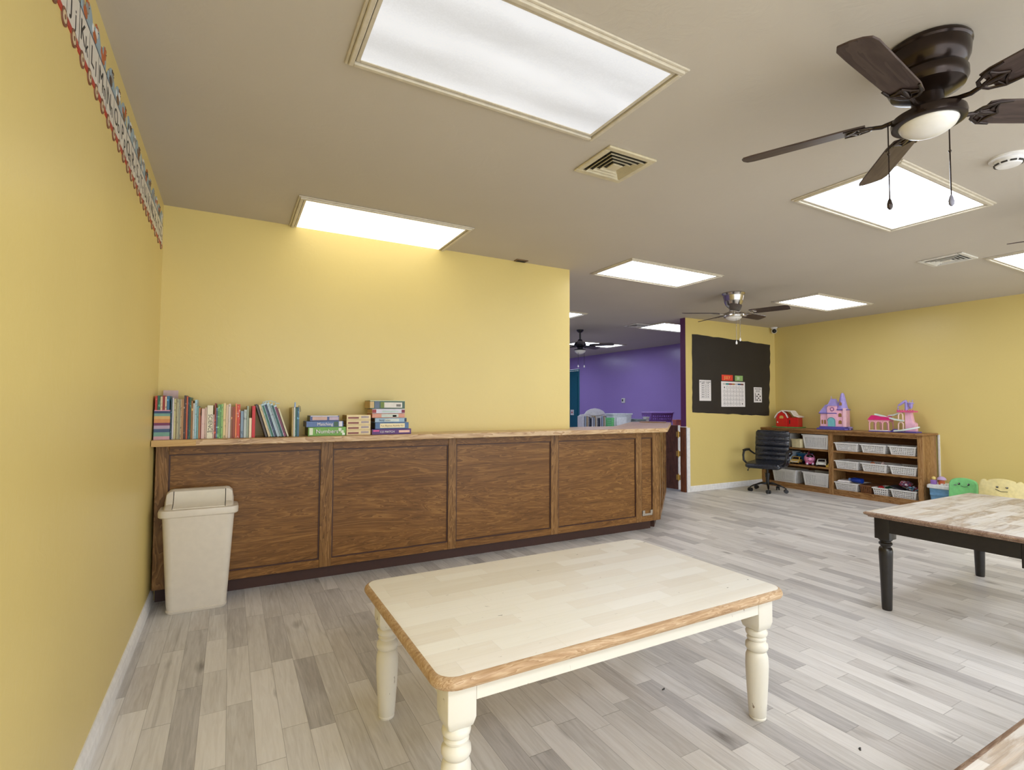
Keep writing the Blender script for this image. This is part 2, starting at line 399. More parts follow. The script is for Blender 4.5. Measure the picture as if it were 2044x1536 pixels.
ceiling_light(5.88, 1.24, 7.02, 1.81, 'light panel cut by the right edge, beside the grey slatted vent', M_litblue)
ceiling_light(6.005, 3.245, 7.140, 3.805, 'light panel nearest the yellow right wall, partly behind a nickel fan blade', M_lit)
ceiling_light(3.45, 5.50, 4.59, 6.09, 'light panel corner peeking past the end of the yellow back wall', M_litblue)
ceiling_light(5.99, 5.50, 7.11, 6.12, 'light panel in the purple room cut off by the plum wall end', M_litblue)
ceiling_light(6.25, 7.93, 7.42, 8.53, 'farthest light panel, behind the black downrod fan in the purple room', M_litblue)
for x, y, lb_ in ((.73,-1.45,'behind the camera by the left wall'),(3.33,-1.1,'behind the camera in the middle'),(5.88,-1.1,'behind the camera by the right wall'),
                  (.75,5.5,'hidden behind the yellow back wall'),(.75,7.93,'far behind the yellow back wall'),(3.45,7.93,'behind the wall end, left of the downrod fan'),(6.25,10.3,'deepest in the purple room'),(3.45,10.3,'deep in the purple room, left')):
    ceiling_light(x, y, x+1.13, y+.58, 'added unseen light panel ' + lb_, M_litfill if y == -1.45 else M_litblue)  # out of view, added to brighten the two rooms

# ------------------------------------------------------------------ vents
def vent(x0, y0, x1, y1, label, m1, n=4):
    t = thing('ceiling_vent', label, 'vent', (x0, y0, H), 0)
    W, D = x1-x0, y1-y0
    MB().box(.03, .03, -.004, W-.03, D-.03, 0).build('duct_opening', M_dark, t, smooth=False)
    f = MB(); b = .032
    f.box(0,0,-.012,W,b,0).box(0,D-b,-.012,W,D,0).box(0,b,-.012,b,D-b,0).box(W-b,b,-.012,W,D-b,0); f.build('frame', m1, t, bevel=.004)
    for i in range(n):
        a = b + .008 + (min(W,D)/2-b-.01)*(i+.55)/(n+.2)
        s = MB(); th = .007
        def sl(pa, pb, hz):                     # a tilted louvre blade
            (ax, ay), (bx, by) = pa, pb
            s.add([(ax,ay,-.004),(bx,by,-.004),(bx-hz[2],by-hz[3],-.018),(ax-hz[0],ay-hz[1],-.018)], [(0,1,2,3)])
        q = .010
        cs = [(a,a),(W-a,a),(W-a,D-a),(a,D-a)]; os_ = [(a-q,a-q),(W-a+q,a-q),(W-a+q,D-a+q),(a-q,D-a+q)]
        for k in range(4):
            A, B = cs[k], cs[(k+1)%4]; A2, B2 = os_[k], os_[(k+1)%4]
            s.add([(A[0],A[1],-.004),(B[0],B[1],-.004),(B2[0],B2[1],-.017),(A2[0],A2[1],-.017)], [(0,1,2,3)])
        s.build('louvre', m1, t, solid=.002, smooth=False)
    s = .028; MB().box(W/2-s, D/2-s, -.018, W/2+s, D/2+s, -.012).build('centre_plate', m1, t, bevel=.002)
    return t
M_ventc = plain('cream_vent_metal', (204, 192, 160), .45); M_ventg = plain('white_vent_metal', (214, 210, 200), .45)
vent(1.953, 1.872, 2.257, 2.166, 'cream square ceiling vent beside the large dim light panel', M_ventc)
vent(5.505, 1.810, 5.80, 2.12, 'grey square ceiling vent near the light panel cut by the right edge', M_ventg)
vent(5.72, 5.80, 6.02, 6.10, 'small dark ceiling vent in the purple room', M_ventg, 3)
t = thing('ceiling_register', 'tiny brown register on the ceiling against the yellow back wall', 'vent', (2.50, 3.745, H))
MB().box(0,0,-.008,.11,.06,0).build('plate', plain('brown_register', (120, 92, 62), .5), t, bevel=.002)
b = MB()
for i in range(4): b.box(.012, .010+i*.012, -.010, .098, .015+i*.012, -.008)
b.build('slots', M_dark, t, smooth=False)
# smoke detector
t = thing('smoke_detector', 'round white smoke detector on the ceiling at the right edge', 'smoke detector', (3.765, 1.0, H))
MB().lathe([(.075,0),(.075,-.010),(.068,-.014)], 36).build('base', M_white, t)
MB().lathe([(.056,-.012),(.056,-.03),(.046,-.042),(.02,-.046)], 36).build('cover', M_white, t)
b = MB()
for i in range(10):
    b.xf((0,0,-.034), (0,0,2*math.pi*i/10)); b.box(.050,-.012,-.003,.0565,.012,.004)
b.build('sensing_slots', M_dark, t, smooth=False)
# dome camera
t = thing('dome_camera', 'small white dome security camera high in the yellow corner above the bulletin paper', 'security camera', (7.87, 5.03, H))
MB().lathe([(.05,0),(.05,-.012),(.03,-.03)], 24).build('mount', M_white, t)
MB().ball((0,0,-.058), .042, 20).build('housing', M_white, t)
MB().ball((-.016,-.014,-.06), .033, 18).build('lens_dome', plain('dark_lens', (20,20,24), .1), t)

# ------------------------------------------------------------------ ceiling fans
def fan(label, loc, R_, angs, metal, kind, bladew=.11, down=0, chains=(), zb=-.235):
    t = thing('ceiling_fan', label, 'ceiling fan', loc)
    s = R_/.59
    if not down:
        if kind == 'bronze':
            can = [(.118,0),(.124,-.008),(.124,-.016),(.119,-.022),(.121,-.03),(.118,-.06),(.108,-.085),(.098,-.094),(.106,-.099),(.112,-.108),(.112,-.130),(.104,-.148),(.080,-.160),(.05,-.170)]
        else:
            can = [(.118,0),(.120,-.008),(.112,-.02),(.108,-.03),(.110,-.034),(.100,-.075),(.096,-.09),(.098,-.094),(.086,-.125),(.07,-.15),(.055,-.165)]
        MB().lathe(can, 40).build('motor_housing', metal, t)
        MB().lathe([(.046,-.165),(.046,-.20),(.052,-.215),(.052,-.24)], 28).build('hub', metal, t)
        MB().lathe([(.048,zb),(.09,zb+.004),(.104,zb-.004),(.106,zb-.016),(.104,zb-.030),(.094,zb-.034),(.086,zb-.032)], 40).build('light_kit_ring', metal, t)
        MB().lathe([(.086,zb-.022),(.085,zb-.030),(.076,zb-.046),(.058,zb-.060),(.034,zb-.070),(.010,zb-.074)], 36).build('glass_bowl', M_glass, t)
        zt = zb + .012
    else:
        MB().lathe([(.06,0),(.055,-.02),(.03,-.045)], 24).build('canopy', metal, t)
        MB().cyl((0,0,-down), .014, down-.03, 12).build('downrod', metal, t)
        MB().lathe([(.03,-down+.03),(.045,-down),(.09,-down-.03),(.10,-down-.05),(.09,-down-.08),(.05,-down-.10),(.04,-down-.13)], 28).build('motor_housing', metal, t)
        MB().lathe([(.04,-down-.125),(.095,-down-.135),(.098,-down-.15)], 28).build('light_kit_ring', metal, t)
        MB().lathe([(.094,-down-.15),(.085,-down-.175),(.055,-down-.20),(.012,-down-.213)], 28).build('glass_bowl', M_glass, t)
        zt = -down-.07
    for a in angs:
        bl = MB(); ra = R(a); pitch = R(-13)
        r0, r1, w = .175*s, R_, bladew/2
        out = [(r0,-w*.78),(r0+.03,-w*.92),(r1-.10,-w),(r1-.035,-w*.98),(r1-.008,-w*.75),(r1,-w*.1),(r1-.002,w*.5),(r1-.012,w*.88),(r1-.04,w),(r0+.06,w*.95),(r0,w*.78)]
        bl.xf((0,0,0), (pitch,0,0)).prism(out, -.003, .003)
        bo = bl.build('blade', M_blade, t, (0,0,zt), (0,0,ra), bevel=.0015)
        ir = MB(); ir.tube([(.045,0,.012),(.09,0,-.004),(.13,0,-.012),(.165,0,-.006)], [.009,.008,.008,.007], 8)
        ir.xf((0,0,0), (pitch,0,0))
        ir.tube([(.155,0,-.007),(.165,w*.45,-.007),(.20,w*.8,-.007),(.245,w*.9,-.006)], [.007,.006,.006,.004], 8, flat=.6)
        ir.tube([(.155,0,-.007),(.165,-w*.45,-.007),(.20,-w*.8,-.007),(.245,-w*.9,-.006)], [.007,.006,.006,.004], 8, flat=.6)
        ir.tube([(.16,0,-.007),(.20,0,-.007),(.235,0,-.006)], [.007,.008,.003], 8, flat=.6)
        ir.tube([(.235,0,-.006),(.215,w*.35,-.007),(.205,w*.72,-.007)], .004, 6); ir.tube([(.235,0,-.006),(.215,-w*.35,-.007),(.205,-w*.72,-.007)], .004, 6)
        ir.tube([(.17,w*.12,-.007),(.195,w*.28,-.007),(.20,w*.7,-.007)], .0035, 6); ir.tube([(.17,-w*.12,-.007),(.195,-w*.28,-.007),(.20,-w*.7,-.007)], .0035, 6)
        ir.build('blade_bracket', metal, bo)
    for (cx, cy, ln, pm) in chains:
        zc = (zb-.018) if not down else -down-.14
        c = MB().tube([(cx,cy,zc),(cx,cy,zc-ln)], .0023, 6); c.ball((cx,cy,zc-ln*.42), .005, 8)
        co = c.build('pull_chain', metal, t)
        MB().lathe([(.003,0),(.008,-.008),(.013,-.022),(.012,-.034),(.006,-.040)], 14, (cx,cy,zc-ln), sx=1, sy=.6).build('pull_knob', pm, co)
    return t
fan('dark bronze ceiling fan with an unlit frosted bowl, nearest the camera at upper right', (2.490,.825,H), .60, [186,258,330,42,114], M_bronze, 'bronze',
    .112, 0, [(-.104,.076,.268,M_bronze),(.060,-.036,.262,plain('grey_chain_fob',(120,118,130),.3))])
fan('brushed nickel flush ceiling fan with dark blades near the bulletin paper', (5.22,3.72,H), .56, [150,78,4,-70,-140], M_nickel, 'nickel',
    .12, 0, [(-.03,-.055,.28,M_white),(.045,-.045,.24,M_white)])
fan('black ceiling fan on a short downrod in the purple room', (5.40,6.785,H), .56, [20,92,164,236,-52], M_bplas, 'rod', .12, .19,
    [(-.06,-.03,.25,M_white),(.06,-.03,.25,M_white)])
fan('ceiling fan almost out of view at the right edge, one blade tip showing', (4.83,.745,H), .57, [110,38,-34,-106,182], M_bronze, 'bronze', .12, 0)

# ------------------------------------------------------------------ alphabet train border on the left wall
M_card = plain('glossy_card_white', (222,216,206), .35, vary=.02); M_red = plain('train_red', (176,44,30), .4); M_navy = plain('train_navy', (36,62,92), .4)
M_wheel = plain('wheel_brown', (120,74,52), .5); M_hub = plain('wheel_cream', (206,186,150), .5); M_sky = plain('sky_blue_print', (150,172,186), .5)
an_cols = [plain('animal_brown',(112,78,48),.5), plain('animal_orange',(172,92,48),.5), plain('animal_grey',(140,138,134),.5), plain('animal_white',(208,204,196),.5), plain('animal_dark',(70,52,44),.5)]
cards = [(1.08,1.432,'GHI'), (1.435,1.787,'J'), (1.790,2.138,'KLM'), (2.141,2.522,'NOP'), (2.525,2.876,'QRS'), (2.879,3.246,'TUV'), (3.249,3.785,'WXYZ')]
cards[1] = (1.435,1.787,'HIJ'); cards[0] = (1.08,1.432,'EFG')
lab = {'EFG':'card with E F G on the left wall, cut by the picture top', 'HIJ':'card ending in a large J on the left wall', 'KLM':'card lettered K L M on the left wall', 'NOP':'card lettered N O P on the left wall',
       'QRS':'card lettered Q R S on the left wall', 'TUV':'card lettered T U V on the left wall', 'WXYZ':'last card W X Y Z meeting the corner'}
for ci, (y0, y1, ls) in enumerate(cards):
    z0, z1 = 2.198 - .004*ci, 2.306 - .003*ci
    t = thing('alphabet_train_card', 'alphabet train ' + lab[ls], 'wall border', (.0, y0, 0), 0, 'alphabet train cards along the left wall')
    L = y1-y0; n = len(ls); cw = L/n
    MB().box(.0, 0, z0, .0022, L, z1).build('car_side', M_card, t, smooth=False)
    MB().box(.0, 0, z0-.020, .0020, L, z0-.001).build('red_chassis', M_red, t, smooth=False)
    MB().box(.0, 0, z1, .0026, L, z1+.006).build('blue_roof_strip', M_navy, t, smooth=False)
    k = max(3, n + (0 if n > 3 else 1))
    for i in range(k):
        yy = L*(i+.5)/k
        wh = MB(); wh.xf((0, yy, z0-.018), (0, R(90), 0)).cyl((0,0,0), .024, .003, 20).cyl((0,0,0), .006, .0044, 10)
        wo = wh.build('wheel', M_wheel, t); hb = MB(); hb.xf((0, yy, z0-.018), (0, R(90), 0)).cyl((0,0,0), .016, .0036, 20); hb.build('rim', M_hub, wo)
    tx = MB()
    for i, ch in enumerate(ls):
        tx.xf((.0024, cw*(i+.34), (z0+z1)/2), (R(90), 0, R(90))).text(ch, .085)
        tx.xf((.0024, cw*(i+.72), (z0+z1)/2-.012), (R(90), 0, R(90))).text(ch.lower(), .07)
        if i: tx.xf().box(.002, cw*i-.001, z0, .0026, cw*i+.001, z1)
    tx.xf().box(.002, 0, z0, .0027, .003, z1+.02)
    tx.build('lettering', M_ink, t, smooth=False)
    sk = MB(); a = []
    for i in range(21):
        u = i/20; a.append((L*(.04+.92*u), .012 + .062*abs(math.sin(u*math.pi*n*1.0 + ci))**.7*(1 if ci % 2 == 0 else .9)))
    poly = [(L*.04, 0)] + a + [(L*.96, 0)]
    vs = [(.0018, y, z1+.005+z) for y, z in poly] + [(0, y, z1+.005+z) for y, z in poly]; q = len(poly)
    sk.add(vs, [tuple(range(q)), tuple(range(2*q-1, q-1, -1))] + [(i, q+i, q+(i+1)%q, (i+1)%q) for i in range(q)])
    sk.build('animal_backdrop', M_sky, t, smooth=False)
    for i in range(n):            # a little animal riding on every letter
        rr = random.Random(ci*10+i); c1 = rr.choice(an_cols); c2 = rr.choice(an_cols)
        b = MB(); yy = cw*(i+.5); zz = z1+.005
        b.xf((.0012, yy, zz+.018), (0,0,0)).ball((0,0,0), .5, 12, 0, (.006, cw*.44, .036))
        b.ball((0, cw*.20, .026), .5, 12, 1, (.007, .034, .034)); b.ball((0, cw*.13, .042), .5, 8, 0, (.007,.012,.018)); b.ball((0, cw*.27, .042), .5, 8, 0, (.007,.012,.018))
        b.ball((.0034, cw*.2+.006, .030), .5, 6, 2, (.002,.005,.005)); b.ball((0,-cw*.22,.012), .5, 8, 1, (.007,.018,.03))
        b.build('animal', [c1, c2, M_ink], t)

# ------------------------------------------------------------------ the long counter
ct = thing('panelled_counter', 'long dark stained oak counter with framed panels under a wooden ledge', 'counter', (0,0,0))
FY, PY = 3.690, 3.703
zb, zt = .095, .948
body = MB(); body.box(.02, PY, zb, XE, YB, zt); body.box(XE, PY, zb, 4.03, 4.06, zt)
body.prism([(4.07,PY),(5.30,4.83),(4.99,5.14),(3.86,4.06),(4.0,3.9)], zb, zt)
body.build('body', M_oakd, ct, smooth=False)
MB().box(.02, 3.78, 0, XE, YB-.001, zb).box(XE,3.78,0,4.03,4.02,zb).prism([(4.10,3.80),(5.28,4.86),(5.0,5.1),(3.9,4.03)],0,zb).build('kick_board', M_kick, ct, smooth=False)
for x0, x1 in ((.012,.078),(.942,1.021),(1.871,1.937),(2.81,2.887),(3.768,3.837),(3.978,4.065)):
    MB().box(x0, FY, zb, x1, PY, zt).build('stile', M_oakdv, ct, bevel=.002)
rl = [(.078,.942),(1.021,1.871),(1.937,2.81),(2.887,3.768),(3.837,3.978)]
for x0, x1 in rl:
    MB().box(x0, FY+.001, .89, x1, PY, zt).build('top_rail', M_oakd, ct, bevel=.002)
    MB().box(x0, FY+.001, zb, x1, PY, .148).build('bottom_rail', M_oakd, ct, bevel=.002)
    fr = MB(); e = .008
    fr.box(x0,PY-.006,.148,x0+e,PY,.89).box(x1-e,PY-.006,.148,x1,PY,.89).box(x0+e,PY-.006,.882,x1-e,PY,.89).box(x0+e,PY-.006,.148,x1-e,PY,.156)
    fr.build('panel_bead', M_kick, ct, smooth=False)
# diagonal return: frames along the 43 degree face
dv = Vector((5.30-4.07, 4.83-PY, 0)); dl = dv.length; ang = math.atan2(dv.y, dv.x)
for u0, u1 in ((0,.075),(.52,.59),(1.04,1.11),(dl-.075,dl)):
    MB().box(u0,-.013,zb,u1,0,zt).build('stile', M_oakdv, ct, (4.07,PY,0), (0,0,ang), bevel=.002)
for u0, u1 in ((.075,.52),(.59,1.04),(1.11,dl-.075)):
    MB().box(u0,-.012,.89,u1,0,zt).box(u0,-.012,zb,u1,0,.148).build('rail', M_oakd, ct, (4.07,PY,0), (0,0,ang), bevel=.002)
MB().box(0,0,0,.13,.008,.02).box(0,-.002,.02,.03,.008,.05).box(.10,-.002,.02,.13,.008,.05).build('metal_bracket', M_nickel, ct, (3.85,3.694,.150), label='small scuffed metal bracket')
top = MB(); poly = [(.004,3.541),(4.02,3.541),(4.09,3.60),(5.38,4.80),(5.04,5.17),(3.86,4.10),(XE+.003,4.10),(XE+.003,YB-.001),(.004,YB-.001)]
top.prism(poly, .948, .986)
top.build('countertop', M_ctop, ct, bevel=.004)
MB().box(.004, 3.5365, .9495, .222, 3.541, .985).build('edge_patch', M_cedge_new, ct, bevel=.001, label='lighter new wood edge strip')
MB().prism([(5.10,4.62),(5.38,4.88),(5.14,5.10),(4.98,4.95)], .986, .994).build('end_cap', M_shelf, ct, bevel=.002)

# ------------------------------------------------------------------ the half door (gate)
t = thing('half_door', 'open dark brown half height door hinged at the end of the bulletin board wall', 'door', (5.925, 5.19, 0), R(97))
MB().box(0, -.018, .03, .66, .018, .925).build('slab', M_brown, t, bevel=.003)
for z0, z1 in ((.10,.46),(.55,.85)):
    for x0, x1 in ((.09,.29),(.37,.57)):
        b = MB(); b.box(x0,.018,z0,x1,.024,z0+.018).box(x0,.018,z1-.018,x1,.024,z1).box(x0,.018,z0,x0+.018,.024,z1).box(x1-.018,.018,z0,x1,.024,z1).box(x0+.035,.018,z0+.035,x1-.035,.023,z1-.035)
        b.build('raised_panel', M_brown, t, bevel=.003)
MB().box(-.022,-.014,.03,-.002,.014,.925).build('white_edge', M_white, t, bevel=.002, label='white painted hinge edge')
for z in (.20,.53,.80):
    b = MB(); b.cyl((-.012,.02,z-.04), .007, .08, 10); b.box(-.04,.014,z-.035,-.012,.018,z+.035); b.box(-.012,.018,z-.035,.024,.021,z+.035)
    b.ball((-.012,.02,z-.045), .008, 8); b.ball((-.012,.02,z+.045), .008, 8)
    b.build('hinge', M_brass, t, label='brass hinge')

# ------------------------------------------------------------------ trash can
t = thing('trash_can', 'tall beige plastic swing top trash can in front of the counter', 'trash can', (.249, 3.580, 0), R(0))
def taper(z, w0, d0, w1, d1, zt_, r0=.035, r1=.045, n=5):
    u = z/zt_; w_, d_, r_ = w0+(w1-w0)*u, d0+(d1-d0)*u, r0+(r1-r0)*u
    return [(x, y, z) for x, y in rrect(-w_/2, -d_/2, w_/2, d_/2, r_, n)]
b = MB(); T_ = .575
b.loft([taper(0,.290,.150,.36,.2,T_), taper(.006,.300,.158,.36,.2,T_), taper(.018,.303,.162,.36,.2,T_), taper(.022,.293,.152,.36,.2,T_), taper(.05,.298,.158,.365,.20,T_), taper(T_,.29,.15,.365,.20,T_)])
b.build('bin_body', M_beigep, t)
b = MB()
def ringz(w_, d_, r_, z): return [(x,y,z) for x,y in rrect(-w_/2,-d_/2,w_/2,d_/2,r_,5)]
b.loft([ringz(.385,.195,.045,.545), ringz(.402,.208,.05,.552), ringz(.405,.210,.05,.575), ringz(.398,.203,.05,.588), ringz(.372,.180,.045,.592)])
b.build('lid_rim', M_beigep, t)
def yz(prof, x0, x1, mb, mi=0):
    """side profile in y-z extruded along x"""
    n = len(prof); vs = [(x0,y,z) for y,z in prof] + [(x1,y,z) for y,z in prof]
    mb.add(vs, [tuple(range(n)), tuple(range(2*n-1,n-1,-1))] + [(i, n+i, n+(i+1)%n, (i+1)%n) for i in range(n)], mi)
ks = .74
hp = [(y*ks, .59+(z-.59)*.88) for y, z in [(-.115,.59),(.118,.59),(.120,.62),(.112,.66),(.092,.695),(.065,.708),(.03,.706),(.012,.695),(.0,.655),(-.03,.618),(-.10,.602)]]
b = MB()
for sx in (-1, 1):
    prof = hp; x0, x1 = sx*.135, sx*.165
    rings = []
    for (xx, k) in ((sx*.134,1.0),(sx*.150,.97),(sx*.168,.80),(sx*.176,.35)):
        rings.append([(xx, y*(.6+.4*k), .59+(z-.59)*k) for y, z in prof])
    if sx > 0: rings = [list(reversed(r_)) for r_ in rings]
    b.loft(rings)
yz([(y*ks, .59+(z-.59)*.88) for y, z in [(.118,.59),(.120,.62),(.112,.66),(.092,.695),(.065,.708),(.03,.706),(.012,.695),(.05,.695),(.085,.68),(.10,.65),(.105,.59)]], -.134, .134, b)
b.build('lid_hood', M_beigep, t)
b = MB(); yz([(y*ks, .59+(z-.59)*.88) for y, z in [(.030,.700),(.012,.693),(-.002,.655),(-.034,.617),(-.11,.597),(-.11,.591),(-.03,.606),(.008,.65),(.022,.688)]], -.130, .130, b)
b.build('swing_flap', plain('flap_plastic', (220,212,196), .35, vary=.02), t)

# ------------------------------------------------------------------ tables
def table(name, label, x0, y0, x1, y1, z, legprof, block, top_m, rim_m, paint_m, apron, rr=.07, bead=False, inset=.085, legs=(0,1,2,3), cat='table'):
    t = thing(name, label, cat, ((x0+x1)/2, (y0+y1)/2, 0)); W, D = (x1-x0)/2, (y1-y0)/2
    sq = bead; th = .034; prof = [(.014,z-th),(.004,z-th+.004),(0,z-th+.012),(0,z-th+.018),(.003,z-th+.026),(.009,z-.0025),(.016,z)] if not bead else \
        [(.020,z-.03),(.018,z-.024),(.004,z-.018),(0,z-.012),(.002,z-.006),(.010,z-.001),(.014,z)]
    b = MB(); rings = [[(x,y,zz) for x,y in rrect(-W+i,-D+i,W-i,D-i,max(rr-i,.006),8)] for i, zz in prof]
    b.loft(rings, 0, True, True, 1)
    b.build('tabletop', [rim_m, top_m], t)
    zu = prof[0][1]
    ps = [(-W+inset,-D+inset),(W-inset,-D+inset),(-W+inset,D-inset),(W-inset,D-inset)]
    for i, (px, py) in enumerate(ps):
        if i not in legs: continue
        g = MB(); hb = block[0]/2; zb_ = block[1]
        g.loft([ringz2(px,py,hb,zb_-.004), ringz2(px,py,hb,zu)] if sq else [ringz2(px,py,hb*.55,zb_-.012), ringz2(px,py,hb*.86,zb_), ringz2(px,py,hb,zb_+.022), ringz2(px,py,hb,zu)])
        g.lathe(legprof, 28, (px,py,0)); g.build('leg', paint_m, t)
    e = block[0]/2; ah = apron
    for s_ in (-1, 1):
        yy = s_*(D-inset); xx = s_*(W-inset)
        MB().box(-W+inset+e, yy+s_*(e-.012)-.009, zu-ah, W-inset-e, yy+s_*(e-.012)+.009, zu).build('apron', paint_m, t, smooth=False)
        MB().box(xx+s_*(e-.012)-.009, -D+inset+e, zu-ah, xx+s_*(e-.012)+.009, D-inset-e, zu).build('apron', paint_m, t, smooth=False)
    return t
def ringz2(px, py, h, z): return [(px+x, py+y, z) for x, y in rrect(-h,-h,h,h,.006,2)]
wl = [(.028,0),(.030,.006),(.028,.010),(.031,.014),(.034,.06),(.039,.14),(.0415,.20),(.040,.235),(.034,.252),(.030,.255),(.036,.258),(.041,.268),(.040,.282),(.033,.290),(.029,.294),(.034,.298),(.035,.304),(.030,.310),(.031,.313),(.038,.318),(.040,.327),(.036,.336),(.030,.340),(.030,.352)]
table('coffee_table', 'low cream table with a whitewashed plank top and turned legs, in front', .862, 1.222, 2.283, 2.078, .500, wl, (.084,.345), M_ttop, M_rim, M_cream, .056, .065)
bl = [(.024,0),(.026,.01),(.027,.04),(.031,.20),(.035,.32),(.036,.345),(.032,.362),(.026,.368),(.026,.374),(.034,.382),(.035,.390),(.028,.398),(.028,.402),(.035,.408),(.036,.418),(.030,.426)]
table('play_table', 'black legged table with a worn grey brown top at the right edge', 3.735, .885, 5.165, 1.700, .570, bl, (.082,.420), M_btop, M_blackrim, M_black, .082, .012, True, .083)
table('worn_table', 'table corner with a peeling tan top at the bottom right corner', 1.30, -.47, 2.75, .432, .570, bl, (.082,.420), M_btop, M_blackrim, M_black, .082, .012, True, .083)

# ------------------------------------------------------------------ baskets
def basket_mesh(w0, d0, w1, d1, h, nx, ny, nz, lip=.008, wavy=0):
    """open tapered basket whose four walls are lattices with real holes"""
    b = MB(); k = 5
    def wall(A0, B0, A1, B1, n):
        def split(a, b, k, hr):                   # k openings and k-1 bars between a and b
            hole = (b-a)*hr/k; bar = (b-a)*(1-hr)/max(1, k-1); o = [a]
            for i in range(k):
                o.append(o[-1]+hole)
                if i < k-1: o.append(o[-1]+bar)
            return o
        us = [0] + split(.08, .92, n, .56) + [1.0]
        vs_ = [0] + split(.13, .80, nz, .56) + [1.0]
        P_ = lambda u, v: tuple((A0[i]*(1-u)+B0[i]*u)*(1-v) + (A1[i]*(1-u)+B1[i]*u)*v for i in range(3))
        nu, nv = len(us), len(vs_); pts = [P_(u, v) for v in vs_ for u in us]; fs = []
        for j in range(nv-1):
            for i in range(nu-1):
                if i % 2 == 1 and j % 2 == 1: continue
                fs.append((j*nu+i, j*nu+i+1, (j+1)*nu+i+1, (j+1)*nu+i))
        b.add(pts, fs)
    c0 = [(-w0/2,-d0/2,0),(w0/2,-d0/2,0),(w0/2,d0/2,0),(-w0/2,d0/2,0)]; c1 = [(-w1/2,-d1/2,h),(w1/2,-d1/2,h),(w1/2,d1/2,h),(-w1/2,d1/2,h)]
    for i in range(4): wall(c0[i], c0[(i+1)%4], c1[i], c1[(i+1)%4], nx if i % 2 == 0 else ny)
    b.add(c0, [(3,2,1,0)])
    c2 = [(x*(1+lip*2/w1), y*(1+lip*2/d1), h) for x, y, z in c1]; c3 = [(x, y, h-.012) for x, y, z in c2]
    b.add(c1+c2+c3, [(i,(i+1)%4,4+(i+1)%4,4+i) for i in range(4)] + [(4+i,4+(i+1)%4,8+(i+1)%4,8+i) for i in range(4)])
    return b
# local frame of a bookcase basket: width along x, turned 90 degrees so that it faces the room
def mk_basket(label, w, d, h, nx, nz, loc, mat, group, rz=R(-90), name='plastic_basket', ny=None, cat='basket'):
    t = thing(name, label, cat, loc, rz, group)
    basket_mesh(w*.86, d*.88, w*.985, d, h, nx, ny or nx, nz).build('basket_wall', mat, t, smooth=False, solid=.0025)
    return t
BX = 7.62      # front plane of the baskets
gB = 'white basket bins in the bookcase'
GL = .0035     # clearance over a shelf
b1 = mk_basket('large white basket on the top shelf, right end of the left bay', .37, .30, .195, 13, 9, (BX+.15, 4.27, .600+GL), M_basket, gB)
dup(b1, (BX+.15, 4.845, .600+GL), None, 'large white basket on the top shelf, mostly hidden by the black chair', gB)
b3 = dup(b1, (BX+.15, 4.275, .070+GL), None, 'large white basket on the bottom shelf beside the centre upright', gB)
dup(b1, (BX+.15, 4.745, .070+GL), None, 'large white basket on the bottom shelf behind the chair column', gB)
t = thing('small_bin', 'cream coloured small tub on the top shelf beside the black chair', 'bin', (BX+.06, 4.535, .600+GL), R(-90))
b = MB(); b.loft([ringz(.13,.16,.01,0), ringz(.145,.18,.012,.11), ringz(.155,.19,.012,.112), ringz(.155,.19,.012,.122), ringz(.142,.176,.012,.122), ringz(.128,.158,.01,.006)])
b.build('tub', plain('cream_tub_plastic', (214,200,160), .4), t)
lb = mk_basket('low white basket on the top shelf next to the centre upright', .295, .31, .108, 12, 4, (BX+.16, 3.862, .600+GL), M_basket, gB)
dup(lb, (BX+.16, 3.535, .600+GL), None, 'low white basket in the middle of the right bay top shelf', gB)
dup(lb, (BX+.16, 3.208, .600+GL), None, 'low white basket at the right end of the top shelf', gB)
dup(lb, (BX+.16, 3.862, .358+GL), None, 'low white basket on the middle shelf next to the centre upright', gB)
dup(lb, (BX+.16, 3.530, .358+GL), None, 'low white basket holding a shell and a ball on the middle shelf', gB)
dup(lb, (BX+.16, 3.205, .358+GL), None, 'low white basket at the right end of the middle shelf', gB)
dup(lb, (BX+.16, 3.872, .070+GL), None, 'low white basket on the bottom shelf under a blue bottle', gB)
mk_basket('small white basket with red and green cloth on the bottom shelf', .17, .29, .098, 6, 3, (BX+.15, 3.462, .070+GL), M_basket, gB)
mk_basket('white basket piled with patterned clothes at the right end of the bottom shelf', .28, .30, .104, 12, 4, (BX+.155, 3.207, .070+GL), M_basket, gB)
# woven brown basket
t = thing('woven_basket', 'small brown woven basket on the bottom shelf', 'basket', (BX+.14, 3.633, .070+GL), R(-90))
basket_mesh(.115, .24, .13, .26, .105, 5, 9, 5).build('woven_wall', plain('brown_wicker', (112,70,38), .6, vary=.3, nscale=90), t, smooth=False, solid=.006)
b = MB(); b.tube([(x, y, .106) for x, y in rrect(-.067,-.132,.067,.132,.01,2)] + [(.067,-.122,.106)], .006, 6); b.build('rolled_rim', plain('wicker_rim', (86,54,32), .6), t)

